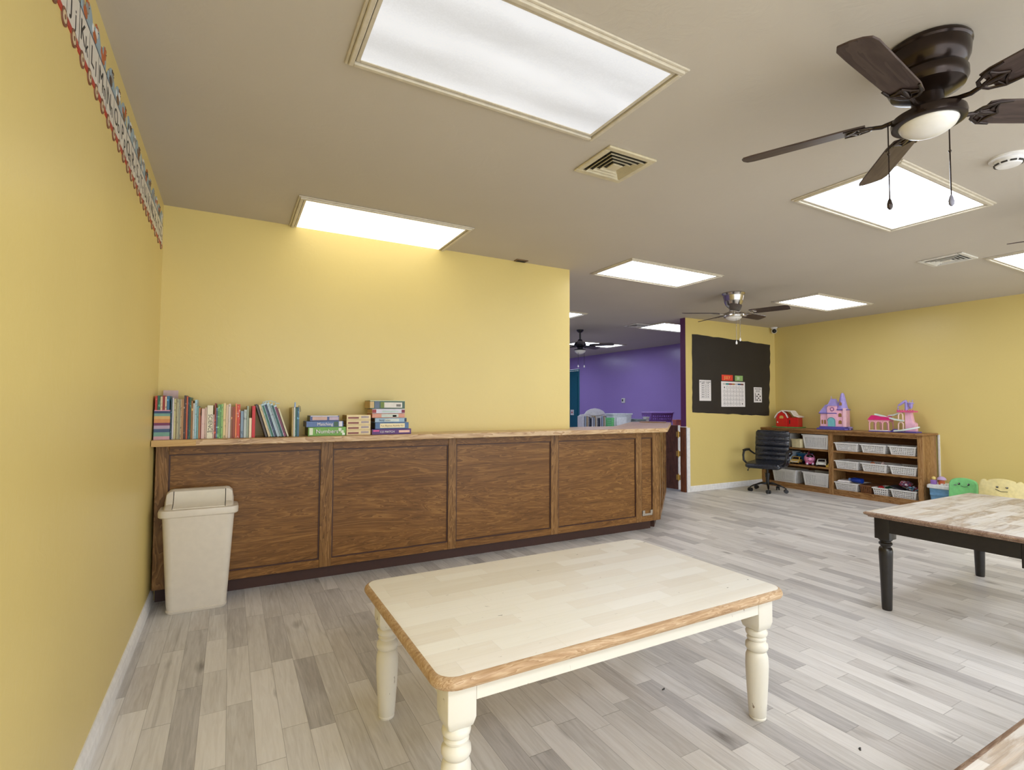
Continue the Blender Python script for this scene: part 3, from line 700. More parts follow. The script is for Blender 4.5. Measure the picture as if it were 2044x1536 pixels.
# ------------------------------------------------------------------ bookcase
t = thing('bookcase', 'long low oak bookcase with open shelves against the yellow right wall', 'bookcase', (0,0,0))
bc = t; X0, X1, Y0, Y1 = 7.60, 7.945, 2.985, 5.085
MB().box(X1-.006, Y0+.02, .07, X1, Y1-.02, .85).build('back_panel', M_backp, t, smooth=False)
for y in (Y0, 4.040, Y1-.02): MB().box(X0+.014, y, 0, X1-.006, y+.02, .850).build('upright', M_shelfv, t, bevel=.001)
for y0, y1 in ((Y0, Y0+.055),(4.020,4.080),(Y1-.045,Y1)): MB().box(X0, y0, .0, X0+.015, y1, .850).build('face_stile', M_shelfv, t, bevel=.002)
for y0, y1 in ((Y0+.055,4.020),(4.080,Y1-.045)):
    MB().box(X0+.001, y0, .0, X0+.015, y1, .082).build('toe_rail', M_shelf, t, bevel=.002)
    MB().box(X0+.001, y0, .812, X0+.015, y1, .850).build('top_rail', M_shelf, t, bevel=.002)
for y0, y1 in ((Y0+.021,4.039),(4.061,Y1-.021)):
    for z in (.070,.358,.600): MB().box(X0+.016, y0, z-.024, X1-.007, y1, z).build('shelf', M_shelf, t, bevel=.001)
b = MB(); b.box(X0-.028, Y0-.020, .852, X1+.015, Y1, .878); b.build('bookcase_top', M_shelf, t, bevel=.008, seg=3)
MB().box(X0-.012, Y0-.008, .838, X0, Y1, .852).build('moulding', M_shelf, t, bevel=.004)

# ------------------------------------------------------------------ toys inside the bookcase
def toycar(label, loc, rz, L, W_, Hh, body_m, glass_m, taxi=False, suv=False):
    t = thing('toy_car', label, 'toy car', loc, rz, 'toy vehicles on the middle shelf')
    b = MB()
    if suv: prof = [(-L/2,.025),(L/2,.025),(L/2,.05),(L*.46,.058),(L*.22,.062),(L*.10,Hh*.98),(-L*.42,Hh),(-L*.5,Hh*.62)]
    else: prof = [(-L/2,.022),(L/2,.022),(L*.5,.046),(L*.40,.062),(L*.20,.068),(L*.08,Hh),(-L*.22,Hh),(-L*.36,.066),(-L*.5,.052)]
    n = len(prof); vs = []
    for yy, k in ((-W_/2, 1.0), (-W_*.42, 1.02), (W_*.42, 1.02), (W_/2, 1.0)): vs += [(x, yy*(1 if z < .065 else .86), z*k) for x, z in prof]
    fs = [tuple(range(n-1,-1,-1)), tuple(range(3*n, 4*n))]
    for j in range(3): fs += [(j*n+i, j*n+(i+1)%n, (j+1)*n+(i+1)%n, (j+1)*n+i) for i in range(n)]
    b.add(vs, [tuple(reversed(f)) for f in fs]); b.build('body', body_m, t, bevel=.004)
    g = MB()
    zc0, zc1 = .070, Hh-.006
    xf0, xf1 = (L*.215, L*.115) if suv else (L*.195, L*.095)
    g.add([(xf0+.003,-W_*.36,zc0),(xf0+.003,W_*.36,zc0),(xf1+.003,W_*.33,zc1),(xf1+.003,-W_*.33,zc1)], [(0,1,2,3)])
    for s_ in (-1,1):
        yy = s_*(W_*.43+.0026)
        xs = [(-L*.40,-.02),(-.01,L*.12)] if suv else [(-L*.2,L*.10)]
        for xa, xb in xs: g.add([(xa,yy,zc0),(xb+.01,yy,zc0),(xb,yy,zc1-.002),(xa,yy,zc1-.002)], [(0,1,2,3)])
    g.build('windows', glass_m, t, solid=.002, smooth=False)
    for sx in (-1, 1):
        for sy in (-1, 1):
            wv = MB(); wv.xf((sx*L*.31, sy*W_*.47, .021), (R(90),0,0)); wv.cyl((0,0,-.009), .021, .018, 18, 0); wv.cyl((0,0,-.010), .010, .020, 12, 1)
            wv.build('wheel', [M_bplas, M_nickel], t)
    MB().box(L/2-.001,-W_*.36,.030,L/2+.004,W_*.36,.044).box(L/2-.004,-W_*.46,.046,L/2+.003,-W_*.28,.056).box(L/2-.004,W_*.28,.046,L/2+.003,W_*.46,.056).build('grille', plain('grey_grille',(190,186,176),.3), t, bevel=.001)
    return t
M_dglass = plain('dark_toy_glass', (30,24,28), .15)
SZ = .3585
toycar('yellow toy car with a grey grille on the middle shelf next to the black chair', (BX+.08, 4.592, SZ), R(190), .17, .12, .105, plain('toy_yellow',(206,170,84),.35), M_dglass)
toycar('white toy police style car with dark windows on the middle shelf', (BX+.09, 4.232, SZ), R(203), .20, .12, .100, plain('toy_white',(216,214,204),.35), M_dglass, suv=True)
t = thing('toy_truck', 'blue toy truck with white knobs behind the yellow toy car', 'toy truck', (BX+.24, 4.57, SZ), R(180), 'toy vehicles on the middle shelf')
M_tblue = plain('toy_blue', (40,110,168), .35)
MB().box(-.07,-.07,.03,.07,.07,.135).build('body', M_tblue, t, bevel=.01)
MB().box(-.08,-.085,.137,.08,.085,.150).build('roof', plain('toy_light_blue',(90,160,208),.35), t, bevel=.004)
for k in (-.05,0,.05): MB().cyl((.0,k,.150), .014, .012, 14).build('stud', M_white, t)
for sx in (-1,1):
    for sy in (-1,1):
        wv = MB(); wv.xf((sx*.045, sy*.068, .018), (R(90),0,0)).cyl((0,0,-.008), .018, .016, 16); wv.build('wheel', M_bplas, t)
t = thing('toy_helicopter', 'pink toy helicopter with a smiling nose and magenta tail on the middle shelf', 'toy helicopter', (BX+.10, 4.412, SZ), R(214), 'toy vehicles on the middle shelf'); t.scale = (1.1,1.1,1.15)
M_pink = plain('toy_pink',(240,150,196),.3); M_mag = plain('toy_magenta',(196,28,120),.3); M_purp = plain('toy_purple',(150,24,130),.3)
b = MB(); b.ball((0,0,.078), .5, 20, 0, (.17,.13,.125)); b.build('fuselage', M_pink, t)
b = MB(); b.ball((-.015,0,.075), .5, 18, 0, (.165,.136,.12)); b.xf().box(-.08,-.05,.018,.05,.05,.04); b.build('magenta_shell', M_mag, t)
b = MB(); b.ball((.040,.0,.105), .5, 16, 0, (.085,.085,.062)); b.build('canopy', M_dglass, t)
b = MB(); b.tube([(-.06,0,.09),(-.12,0,.11),(-.16,0,.14)], [.03,.018,.01], 10); b.box(-.175,-.004,.12,-.15,.004,.17); b.build('tail', M_mag, t)
MB().box(-.19,-.005,.160,-.11,.005,.170).build('tail_rotor', plain('toy_red',(190,30,30),.35), t, bevel=.002)
b = MB(); b.tube([(.08,-.025,.062),(.086,0,.055),(.08,.025,.062)], .003, 6); b.ball((.078,-.022,.082), .006, 8); b.ball((.078,.022,.082), .006, 8); b.build('face', M_ink, t)
for s_ in (-1,1):
    wv = MB(); wv.ball((.05, s_*.032, .018), .5, 14, 0, (.045,.03,.036)); wv.build('wheel', plain('toy_lilac_wheel',(232,214,240),.3), t)
wv = MB(); wv.ball((-.06,0,.014), .5, 12, 0, (.03,.03,.028)); wv.build('wheel', M_purp, t)
t = thing('toy_digger', 'small yellow toy digger half hidden by the centre upright of the bookcase', 'toy truck', (BX+.08, 4.105, SZ), R(180), 'toy vehicles on the middle shelf')
M_ty = plain('toy_deep_yellow',(214,176,70),.4)
yb_ = MB(); yz([(-.03,.004),(.03,.004),(.024,.05),(-.02,.05)], -.04, .04, yb_); yb_.box(-.02,-.015,.05,.02,.015,.072); yb_.build('body', M_ty, t, bevel=.003)
MB().box(.04,-.034,.0,.062,.034,.03).build('bucket', M_ty, t, bevel=.002)
t = thing('plastic_box', 'light blue grey plastic box at the left end of the middle shelf behind the chair', 'box', (BX+.15, 4.80, SZ), R(-90))
b = MB(); b.loft([ringz(.26,.24,.012,0), ringz(.29,.27,.014,.165), ringz(.30,.28,.014,.167), ringz(.30,.28,.014,.178), ringz(.285,.265,.012,.178), ringz(.255,.235,.012,.008)])
b.build('box_shell', plain('blue_grey_plastic',(170,184,196),.35), t)

# things in the low baskets
M_blueb = plain('bright_blue_plastic', (24,62,168), .3)
t = thing('blue_bottle', 'dark blue bottle lying on the bottom shelf basket', 'bottle', (BX+.10, 3.80, .219), R(80))
b = MB(); b.xf((0,0,0),(0,R(90),0)).lathe([(.018,-.10),(.032,-.095),(.034,-.06),(.034,.02),(.024,.05),(.018,.055)], 18); b.build('bottle_body', M_blueb, t)
b = MB(); b.xf((0,0,0),(0,R(90),0)).lathe([(.021,.055),(.021,.085),(.016,.09)], 16); b.build('cap', plain('light_blue_cap',(120,150,210),.3), t)
t = tag(MB().box(-.10,-.075,0,.10,.075,.012).box(-.09,-.07,.0125,.095,.068,.022).build('paper_stack', M_white_p, None, (BX+.13, 3.93, .1825), (0,0,R(8)), smooth=False), 'white sheets lying on the basket under the blue bottle', 'paper')
def blob(name, label, cat, loc, r, mat, sca=(1,1,1), amp=.25, group=None, seed=1, mats=None):
    rr = random.Random(seed); b = MB(); b.ball((0,0,0), r, 22, 0, sca)
    ph = [rr.uniform(0,6.3) for _ in range(6)]
    for i, v in enumerate(b.v):
        k = 1 + amp*(math.sin(v.x/r*5+ph[0])*math.cos(v.y/r*4+ph[1]) + .6*math.sin(v.z/r*7+ph[2]+v.x/r*3))*.5
        b.v[i] = Vector((v.x*k, v.y*k, v.z*k))
    o = b.build(name, mat, None, loc); return tag(o, label, cat, group)
blob('toy_ball', 'orange ball peeking from a middle shelf basket', 'ball', (BX+.10, 3.585, .452), .030, plain('orange_toy',(206,124,80),.4), amp=.0)
blob('toy_shell', 'pale pink shell toy standing in a middle shelf basket', 'toy', (BX+.09, 3.462, .452), .045, plain('pale_pink',(206,180,176),.4), (1,.35,1), .1)
blob('red_cloth', 'crumpled red cloth in the small white basket', 'cloth', (BX+.10, 3.495, .160), .036, plain('red_cloth',(196,34,38),.7), (1,.9,.7), .4, seed=3)
blob('green_cloth', 'folded dark green cloth in the small white basket', 'cloth', (BX+.17, 3.435, .163), .042, plain('green_cloth',(34,98,66),.7), (1.2,.85,.5), .3, seed=4)
def cloth_mat(name, cols, sc_=60):
    t = NT(name); v = t.coord(); vo = t.node('ShaderNodeTexVoronoi', i_Scale=sc_); t.link(v, vo.inputs['Vector'])
    sp = t.node('ShaderNodeSeparateColor'); t.link(vo.outputs['Color'], sp.inputs[0])
    t.color(t.ramp(sp.outputs[0], [(i/len(cols), S(*c)) for i, c in enumerate(cols)], 'CONSTANT')); t.b.inputs['Roughness'].default_value = .8; return t.m
blob('patterned_cloth', 'pink and white patterned clothes on top of the right bottom basket', 'cloth', (BX+.14, 3.235, .242), .058, cloth_mat('pink_print', [(208,170,196),(196,60,90),(230,220,228),(120,90,130)]), (1.3,1.1,.62), .35, seed=5)
blob('patterned_cloth', 'black and blue patterned clothes on top of the right bottom basket', 'cloth', (BX+.08, 3.125, .200), .056, cloth_mat('dark_print', [(36,34,44),(220,222,228),(90,150,180),(30,30,60),(130,40,50)]), (1.2,1.1,.6), .35, seed=6)
b = MB(); b.box(-.09,-.07,0,.09,.07,.004); b.box(-.085,-.066,.0045,.087,.066,.008)
tag(b.build('picture_book', [plain('dark_book_cover',(50,52,60),.4)], None, (BX+.10, 3.30, .186), (R(18),0,R(6)), smooth=False), 'thin dark book tilted at the left of the patterned clothes', 'book')

# ------------------------------------------------------------------ big toys on the bookcase
TZ = .8785
M_barn = plain('barn_red', (204,24,22), .35); M_barnroof = plain('barn_roof_white', (236,226,220), .4); M_bgreen = plain('barn_green', (92,150,80), .5)
t = thing('toy_barn', 'red toy barn with a white roof on the left end of the bookcase', 'toy barn', (7.79, 4.765, TZ), R(-82)); t.scale = (1.0,1.1,1.18)
barn = [(-.15,0),(.15,0),(.15,.115),(.115,.175),(0,.225),(-.115,.175),(-.15,.115)]
barn2 = [(-.14,.012),(.02,.012),(.02,.13),(-.008,.175),(-.06,.205),(-.112,.175),(-.14,.13)]
MB().box(-.205,-.09,0,.205,.09,.012).build('green_base', M_bgreen, t, bevel=.003)
def xz(prof, y0, y1, mb, mi=0):
    n = len(prof); vs = [(x,y0,z) for x,z in prof] + [(x,y1,z) for x,z in prof]
    mb.add(vs, [tuple(range(n)), tuple(range(2*n-1,n-1,-1))] + [(i, n+i, n+(i+1)%n, (i+1)%n) for i in range(n)], mi)
b = MB(); xz(barn2, -.085, .07, b); xz([(.02,.012),(.165,.012),(.165,.13),(.02,.13)], -.06, .07, b); b.build('barn_walls', M_barn, t, bevel=.002)
b = MB()
def roofstrip(pts, y0, y1, th=.012):
    for (xa, za), (xb, zb_) in zip(pts[:-1], pts[1:]):
        nx, nz = -(zb_-za), xb-xa; l = math.hypot(nx, nz); nx, nz = nx/l*th, nz/l*th
        xz([(xa,za),(xb,zb_),(xb+nx,zb_+nz),(xa+nx,za+nz)], y0, y1, b)
roofstrip([(-.160,.118),(-.114,.178),(-.06,.208),(-.006,.178),(.028,.122)], -.093, -.07)
roofstrip([(-.165,.118),(-.114,.180),(-.06,.210),(.06,.206),(.105,.150),(.185,.130)], -.07, .08)
b.build('white_roof', M_barnroof, t, bevel=.002)
b = MB(); b.xf((-.06,-.087,.135),(R(90),0,0)).prism([(-.028,-.018),(.028,-.018),(.028,.006),(.014,.018),(-.014,.018),(-.028,.006)], 0, .003); b.build('hay_loft', plain('hay_yellow',(206,170,90),.6), t)
MB().box(.040,-.064,.05,.052,-.058,.10).build('door_latch', M_dark, t)
b = MB(); b.add([(-.13,-.087,.06),(-.105,-.087,.06),(-.12,-.087,.085)], [(0,1,2)]); b.build('white_sticker', M_barnroof, t, solid=.001)

M_cpink = plain('castle_pink', (238,184,204), .35); M_clil = plain('castle_lilac', (164,150,214), .35); M_cteal = plain('castle_teal', (120,190,196), .35); M_cdk = plain('castle_purple', (96,84,170), .35); M_cwin = plain('castle_window', (150,110,60), .4)
t = thing('toy_castle', 'pink toy castle with lilac roofs and a teal door in the middle of the bookcase', 'toy castle', (7.77, 4.075, TZ), R(-82)); t.scale = (.96,1,1.08)
b = MB(); b.prism([(-.20,-.12),(.17,-.12),(.20,-.09),(.19,.10),(-.19,.10)], 0, .022); b.prism([(-.175,-.10),(.155,-.10),(.165,.08),(-.17,.08)], .022, .040); b.build('base', M_cdk, t, bevel=.004)
b = MB(); xz([(-.17,.04),(-.04,.04),(-.04,.215),(-.165,.215)], -.07, .06, b); xz([(-.07,.04),(.055,.04),(.055,.31),(-.05,.31),(-.07,.28)], -.09, .05, b); xz([(.055,.04),(.17,.04),(.17,.255),(.055,.255)], -.075, .06, b)
b.build('walls', M_cpink, t, bevel=.003)
b = MB(); b.box(.135,-.09,.04,.175,-.05,.275); b.build('corner_turret', plain('castle_light_pink',(246,200,214),.35), t, bevel=.003)
b = MB()
b.loft([[(-.185,-.085,.21),(-.035,-.085,.21),(-.035,.07,.21),(-.185,.07,.21)], [(-.175,-.075,.228),(-.035,-.075,.228),(-.035,.06,.228),(-.175,.06,.228)], [(-.115,-.03,.32),(-.05,-.03,.33),(-.05,.02,.33),(-.115,.02,.32)]]); b.build('left_roof', M_clil, t)
b = MB(); b.loft([[(-.075,-.10,.305),(.060,-.10,.305),(.060,.06,.305),(-.075,.06,.305)], [(-.06,-.08,.325),(.045,-.08,.325),(.045,.04,.325),(-.06,.04,.325)], [(-.04,-.04,.39),(.02,-.04,.39),(.02,.01,.39),(-.04,.01,.39)], [(-.045,-.045,.395),(.025,-.045,.395),(.025,.015,.395),(-.045,.015,.395)]]); b.cyl((-.036,-.02,.395), .004, .025, 8); b.ball((-.036,-.02,.424), .006, 8); b.build('tower_roof', M_clil, t)
b = MB(); b.lathe([(.075,0),(.078,.012),(.066,.018),(.058,.05),(.040,.13),(.022,.20),(.010,.215)], 24, (.105,-.005,.255)); b.build('spire', M_clil, t)
b = MB(); b.xf((.098,-.062,.31),(R(72),0,0)); b.prism([(-.018,0),(.018,0),(.014,.05),(0,.11),(-.012,.06)], 0, .003); b.build('spire_opening', M_cwin, t)
def arch(w_, h_, n=8): return [(-w_/2,0),(w_/2,0)] + [(w_/2*math.cos(math.pi*i/n), h_-w_/2*.9+w_/2*.9*math.sin(math.pi*i/n)) for i in range(n+1)]
def archp(mb, x, y, z, w_, h_, d): mb.xf((x,y,z),(R(90),0,0)).prism(arch(w_,h_), 0, d)
b = MB(); archp(b, -.012,-.089,.042,.092,.108,.006); b.build('door', M_cteal, t)
b = MB(); b.xf((-.012,-.096,.042)); b.tube([(x,0,z) for x,z in arch(.10,.115)[1:]], .004, 6); b.build('door_arch', plain('arch_teal',(84,150,170),.4), t)
for x, z in ((.095,.075),(.095,.165)):
    b = MB(); archp(b, x,-.074,z,.042,.048,.003); b.build('window', M_cwin, t)
for x in (-.140,-.105):
    b = MB(); archp(b, x,-.069,.07,.024,.055,.003); b.build('window', M_cwin, t)
b = MB(); b.xf((.0,-.089,.262),(R(90),0,0)).cyl((0,0,0), .026, .005, 20); b.build('clock', plain('clock_purple',(120,60,130),.4), t)
b = MB(); b.xf((.0,-.093,.262),(R(90),0,0)).cyl((0,0,0), .017, .004, 20); b.build('clock_face', M_cpink, t)
b = MB(); xz([(-.18,.205),(.06,.205),(.06,.216),(-.18,.216)], -.095,-.085, b); xz([(.05,.250),(.18,.250),(.18,.262),(.05,.262)], -.088,.065, b); b.build('cornice', M_cdk, t, bevel=.002)
b = MB(); b.prism([(.19,-.06),(.235,-.05),(.235,-.02),(.19,-.01)], .03, .042); b.box(.2,-.05,.0,.212,-.03,.03); b.build('balcony', M_clil, t, bevel=.002)

t = thing('toy_house', 'pink toy stable and tower with pale ramps and lilac crane on the bookcase', 'toy playset', (7.775, 3.335, TZ), R(-84)); t.scale = (1,1,1.13)
M_hpink = plain('house_pink',(232,166,176),.35); M_rroof = plain('house_magenta',(206,30,110),.35); M_ramp = plain('ramp_mint',(212,226,220),.35)
b = MB(); b.box(-.27,-.10,0,-.03,.08,.010); b.box(-.03,-.08,0,.05,.06,.012); b.prism([(.05,-.11),(.24,-.10),(.26,.02),(.2,.09),(.05,.08)], 0, .014); b.build('base', M_cdk, t, bevel=.003)
b = MB(); b.box(-.255,-.10,.010,-.05,-.02,.020); b.build('white_floor', M_barnroof, t, bevel=.002)
b = MB()
for x in (-.26,-.19,-.115,-.05):
    for y in (-.09, .06): b.tube([(x,y,.01),(x,y,.10)], .007, 8)
for y in (-.09,.06):
    for xa, xb in ((-.26,-.19),(-.19,-.115),(-.115,-.05)):
        mx = (xa+xb)/2; r_ = (xb-xa)/2; b.tube([(mx-r_*math.cos(math.pi*i/8), y, .085+.035*math.sin(math.pi*i/8)) for i in range(9)], .007, 6)
b.box(-.27,-.095,.112,-.045,-.083,.135); b.box(-.27,.055,.112,-.045,.067,.135); b.box(-.27,-.083,.128,-.045,.055,.135); b.build('arcade', M_hpink, t)
b = MB(); b.loft([[(-.28,-.105,.133),(-.035,-.105,.133),(-.035,.08,.133),(-.28,.08,.133)],[(-.255,-.05,.185),(-.06,-.05,.178),(-.06,.03,.178),(-.255,.03,.185)]]); b.build('roof', M_rroof, t, bevel=.002)
def ramp(pts, w_, name='ramp'):
    b = MB()
    rings = [[(x,y-w_/2,z-.006),(x,y+w_/2,z-.006),(x,y+w_/2,z+.010),(x,y+w_/2-.006,z+.010),(x,y+w_/2-.006,z),(x,y-w_/2+.006,z),(x,y-w_/2+.006,z+.010),(x,y-w_/2,z+.010)] for x,y,z in pts]
    b.loft(rings); b.build(name, M_ramp, t)
ramp([(-.215,-.03,.195),(-.10,-.035,.170),(.0,-.05,.142),(.10,-.06,.128)], .05)
ramp([(-.09,.04,.178),(-.02,.035,.19),(.07,.02,.222)], .05)
ramp([(.02,-.12,.016),(.10,-.13,.024),(.20,-.12,.045),(.26,-.07,.060)], .05); 
b = MB(); xz([(.105,.014),(.215,.014),(.215,.10),(.185,.12),(.165,.225),(.105,.225)], -.03, .05, b); b.build('tower', M_cpink, t, bevel=.004)
b = MB()
for (x, z0, z1, w_) in ((.068,.014,.115,.05),(.068,.138,.215,.045)):
    b.xf((x,-.05,0)); b.tube([(-w_/2,0,z0),(-w_/2,0,z1-.03)] + [(-w_/2*math.cos(math.pi*i/8),0,z1-.03+.028*math.sin(math.pi*i/8)) for i in range(1,8)] + [(w_/2,0,z1-.03),(w_/2,0,z0)], .008, 8)
b.build('tower_arches', plain('arch_cream_pink',(240,206,190),.4), t)
b = MB(); b.box(.035,-.075,.222,.215,.06,.240); 
for i in range(7): b.box(.036+i*.026,-.075,.240,.052+i*.026,-.066,.250)
b.build('deck', plain('deck_pink',(216,90,132),.35), t, bevel=.002)
b = MB(); b.tube([(.115,0,.24),(.115,0,.33),(.110,0,.345),(.085,0,.335),(.05,-.01,.305),(.035,-.01,.30)], [.018,.018,.017,.015,.012,.010], 10); b.tube([(.03,-.01,.30),(.03,-.01,.25)], .003, 6); b.ball((.03,-.01,.27),.009,8); b.ball((.032,-.01,.247), .010, 8); b.build('crane', M_clil, t)
b = MB(); b.lathe([(.010,0),(.022,.02),(.024,.05),(.034,.058),(.034,.066),(.018,.068)], 16, (.16,0,.262)); b.tube([(.175,0,.325),(.18,0,.36)], .004, 6); b.tube([(.150,0,.325),(.148,0,.35)], .004, 6); b.tube([(.115,0,.262),(.16,0,.275)], .009, 6); b.build('bucket', M_clil, t)
b = MB(); b.ball((0,0,.012), .5, 14, 0, (.10,.08,.05)); b.build('pond', M_cdk, t)

# ------------------------------------------------------------------ office chair
fx, fy = -.955, -.29; crz = math.atan2(fy, fx)        # local +x is the way the chair faces
t = thing('office_chair', 'black leather office chair with ribbed back in front of the bookcase', 'office chair', (7.06, 4.62, 0), crz)
def pad(x0, y0, z0, x1, y1, z1, b, r=.02):
    """cushion: rounded slab"""
    rings = []; 
    for k, ins in ((0,.6),(.25,.1),(.5,0),(.75,.1),(1,.6)): rings.append([(x,y,z0+(z1-z0)*k) for x,y in rrect(x0+ins*r,y0+ins*r,x1-ins*r,y1-ins*r,.04,5)])
    b.loft(rings)
b = MB(); pad(-.21,-.235,.355,.23,.235,.420,b,.03)
for v in b.v:
    if v.x > .12: v.z -= (v.x-.12)*.25
b.build('seat', M_leather, t)
# backrest: five stitched horizontal ribs over a curved spine
b = MB(); NZ = 41; rings = []
for j in range(NZ):
    u = j/(NZ-1); z = .40 + .45*u; xc = -.205 - .05*u + .02*math.sin(u*math.pi)
    rib = abs(math.sin(u*math.pi*6)); thk = .010 + .028*rib**.45
    hw = .225*(1 - .0*u) if .03 < u < .97 else .21
    rings.append([(xc - .018, -hw, z), (xc - .018, hw, z), (xc + thk*.45, hw, z), (xc+thk, hw*.80, z), (xc+thk*1.05, 0, z), (xc+thk, -hw*.80, z), (xc+thk*.45, -hw, z)])
b.loft(rings); b.build('backrest', M_leather, t)
for s_ in (-1, 1):
    b = MB(); b.tube([(.10,s_*.245,.385),(.13,s_*.275,.43),(.12,s_*.285,.50),(.09,s_*.285,.555),(.02,s_*.283,.567),(-.10,s_*.28,.565),(-.15,s_*.275,.54)], [.014,.015,.015,.016,.014,.014,.014], 10); b.tube([(.08,s_*.20,.362),(.10,s_*.245,.385)], .014, 8)
    b.tube([(-.15,s_*.275,.54),(-.20,s_*.235,.50)], .013, 8)
    a = b.build('armrest_frame', M_bplas, t)
    b = MB(); b.tube([(.11,s_*.285,.572),(.0,s_*.284,.580),(-.10,s_*.282,.578)], [.016,.024,.018], 10, flat=.5); b.build('arm_pad', M_bplas, a)
b = MB(); b.cyl((0,0,.10), .024, .16, 18); b.cyl((0,0,.25), .015, .08, 14); b.cyl((0,0,.20), .032, .06, 18); b.build('gas_lift', M_bplas, t)
b = MB(); b.box(-.09,-.07,.328,.09,.07,.354); b.build('tilt_plate', M_bplas, t, bevel=.005)
b = MB(); b.tube([(.02,-.04,.335),(.05,-.18,.330),(.06,-.235,.31),(.062,-.245,.275)], [.005,.005,.005,.011], 8); b.build('tilt_lever', M_bplas, t)
for k in range(5):
    a = 2*math.pi*k/5 + R(20); b = MB(); c_, s_ = math.cos(a), math.sin(a)
    b.tube([(c_*.02,s_*.02,.112),(c_*.10,s_*.10,.112),(c_*.19,s_*.19,.085),(c_*.235,s_*.235,.062)], [.020,.018,.014,.010], 10, flat=.7)
    leg = b.build('base_leg', plain('shiny_black_base',(26,24,24),.15,.3), t)
    b = MB(); b.xf((c_*.235, s_*.235, .026), (R(90),0,a+R(30))); b.cyl((0,0,-.024), .026, .018, 16); b.cyl((0,0,.006), .026, .018, 16); b.xf((c_*.235,s_*.235,.026)).cyl((0,0,0), .008, .04, 8); b.xf((c_*.235,s_*.235,.03)).ball((0,0,.008), .018, 10)
    b.build('caster', M_bplas, leg)

# ------------------------------------------------------------------ bulletin paper and its papers
def wavy_sheet(mb, corners, y, amp, n=16, th=.003, seed=1):
    rr = random.Random(seed); (x0,zt0),(x1,zt1),(x2,zb1),(x3,zb0) = corners; top_=[]; bot=[]; L_=[]; R__=[]
    for i in range(n+1):
        u = i/n; top_.append((x0+(x1-x0)*u, zt0+(zt1-zt0)*u + rr.uniform(-amp,amp))); bot.append((x2+(x3-x2)*u, zb1+(zb0-zb1)*u + rr.uniform(-amp,amp)))
    for i in range(1,n):
        u = i/n; R__.append((x1+(x2-x1)*u + rr.uniform(-amp,amp)*2, zt1+(zb1-zt1)*u)); L_.append((x3+(x0-x3)*u + rr.uniform(-amp,amp), zb0+(zt0-zb0)*u))
    poly = top_ + R__ + bot + L_; q = len(poly)
    vs = [(x,y,z) for x,z in poly] + [(x,y-th,z) for x,z in poly]
    mb.add(vs, [tuple(range(q)), tuple(range(2*q-1,q-1,-1))] + [(i, (i+1)%q, q+(i+1)%q, q+i) for i in range(q)])
b = MB(); wavy_sheet(b, [(6.103,2.219),(7.853,2.172),(7.80,1.049),(6.098,1.109)], YP-.0005, .006)
tag(b.build('bulletin_paper', M_paper, None, smooth=False), 'large black bulletin board paper hung on the yellow wall in the corner', 'bulletin board')
def note(name, label, cat, x0, x1, z0, z1, mat, group=None):
    t = thing(name, label, cat, (x0, YP-.0045, z0), 0, group); MB().box(0,-.002,0,x1-x0,0,z1-z0).build('sheet', mat, t, smooth=False); return t
def hlines(t, w_, zs, x0, h=.003, name='printed_lines'):
    b = MB()
    for z in zs: b.box(x0,-.0032,z,w_-x0,-.002,z+h)
    b.build(name, M_ink, t, smooth=False)
t = note('paper_chart', 'white chart with rows of writing on the left of the black paper', 'paper chart', 6.238, 6.478, 1.273, 1.571, M_white_p)
b = MB()
for i in range(7): b.box(.025,-.0032,.040+i*.032,.215,-.002,.042+i*.032)
for i in range(7):
    z = .055+i*.032
    for xa, xb in ((.045,.085),(.09,.105),(.135,.145),(.165,.195)): b.box(xa,-.0032,z,xb,-.002,z+.007)
b.box(.13,-.0032,.04,.132,-.002,.235); b.xf((.12,-.003,.268),(R(90),0,0)).text('MY DAY CHART', .032); b.build('printing', M_ink, t, smooth=False)
t = note('wall_calendar', 'white calendar chart with five rows of circles at the middle of the black paper', 'calendar', 6.697, 7.226, 1.189, 1.562, M_white_p)
hc = [(200,190,186),(40,130,126),(150,40,60),(176,120,60),(190,186,190),(40,84,120),(110,60,50)]
for i, c in enumerate(hc): MB().box(.035+i*.066,-.0032,.325,.099+i*.066,-.002,.348).build('weekday_block', plain('weekday_%d' % i, c, .5), t, smooth=False)
b = MB()
for r_ in range(5):
    for c_ in range(7):
        cx_, cz_ = .068+c_*.066, .285-r_*.060
        if (r_, c_) in ((0,0),(4,6)): b.xf((cx_,-.0025,cz_),(R(90),0,0)).prism([(-.008,-.012),(.008,-.012),(.008,.012),(-.008,.012)],0,.001); continue
        b.xf((cx_,-.0028,cz_)); b.tube([(.022*math.cos(2*math.pi*i/14),0,.024*math.sin(2*math.pi*i/14)) for i in range(15)], .0014, 4)
        b.xf((cx_,-.0026,cz_),(R(90),0,0)).text(str(r_*7+c_), .022)
b.build('number_circles', M_ink, t, smooth=False)
t = note('word_card', 'red card reading JULY in yellow above the calendar', 'card', 6.711, 6.953, 1.575, 1.660, plain('card_red',(226,66,48),.5))
b = MB(); b.xf((.118,-.0028,.042),(R(90),0,0)).text('JULY', .062); b.build('lettering', plain('card_yellow',(236,206,120),.5), t, smooth=False)
t = note('word_card', 'green card with white digits above the calendar', 'card', 7.003, 7.180, 1.576, 1.656, plain('card_green',(142,178,108),.5))
b = MB(); b.xf((.07,-.0028,.040),(R(90),0,0)).text('20', .058); b.build('lettering', M_white_p, t, smooth=False)
t = note('paper_chart', 'small white picture chart on the right of the black paper', 'paper chart', 7.433, 7.624, 1.258, 1.490, M_white_p)
b = MB(); b.xf((.095,-.003,.205),(R(90),0,0)).text('WEATHER', .033); b.xf((.095,-.003,.172),(R(90),0,0)).text('REPORT', .030); b.xf().box(.02,-.0032,.15,.17,-.002,.152).box(.03,-.0032,.02,.042,-.002,.14)
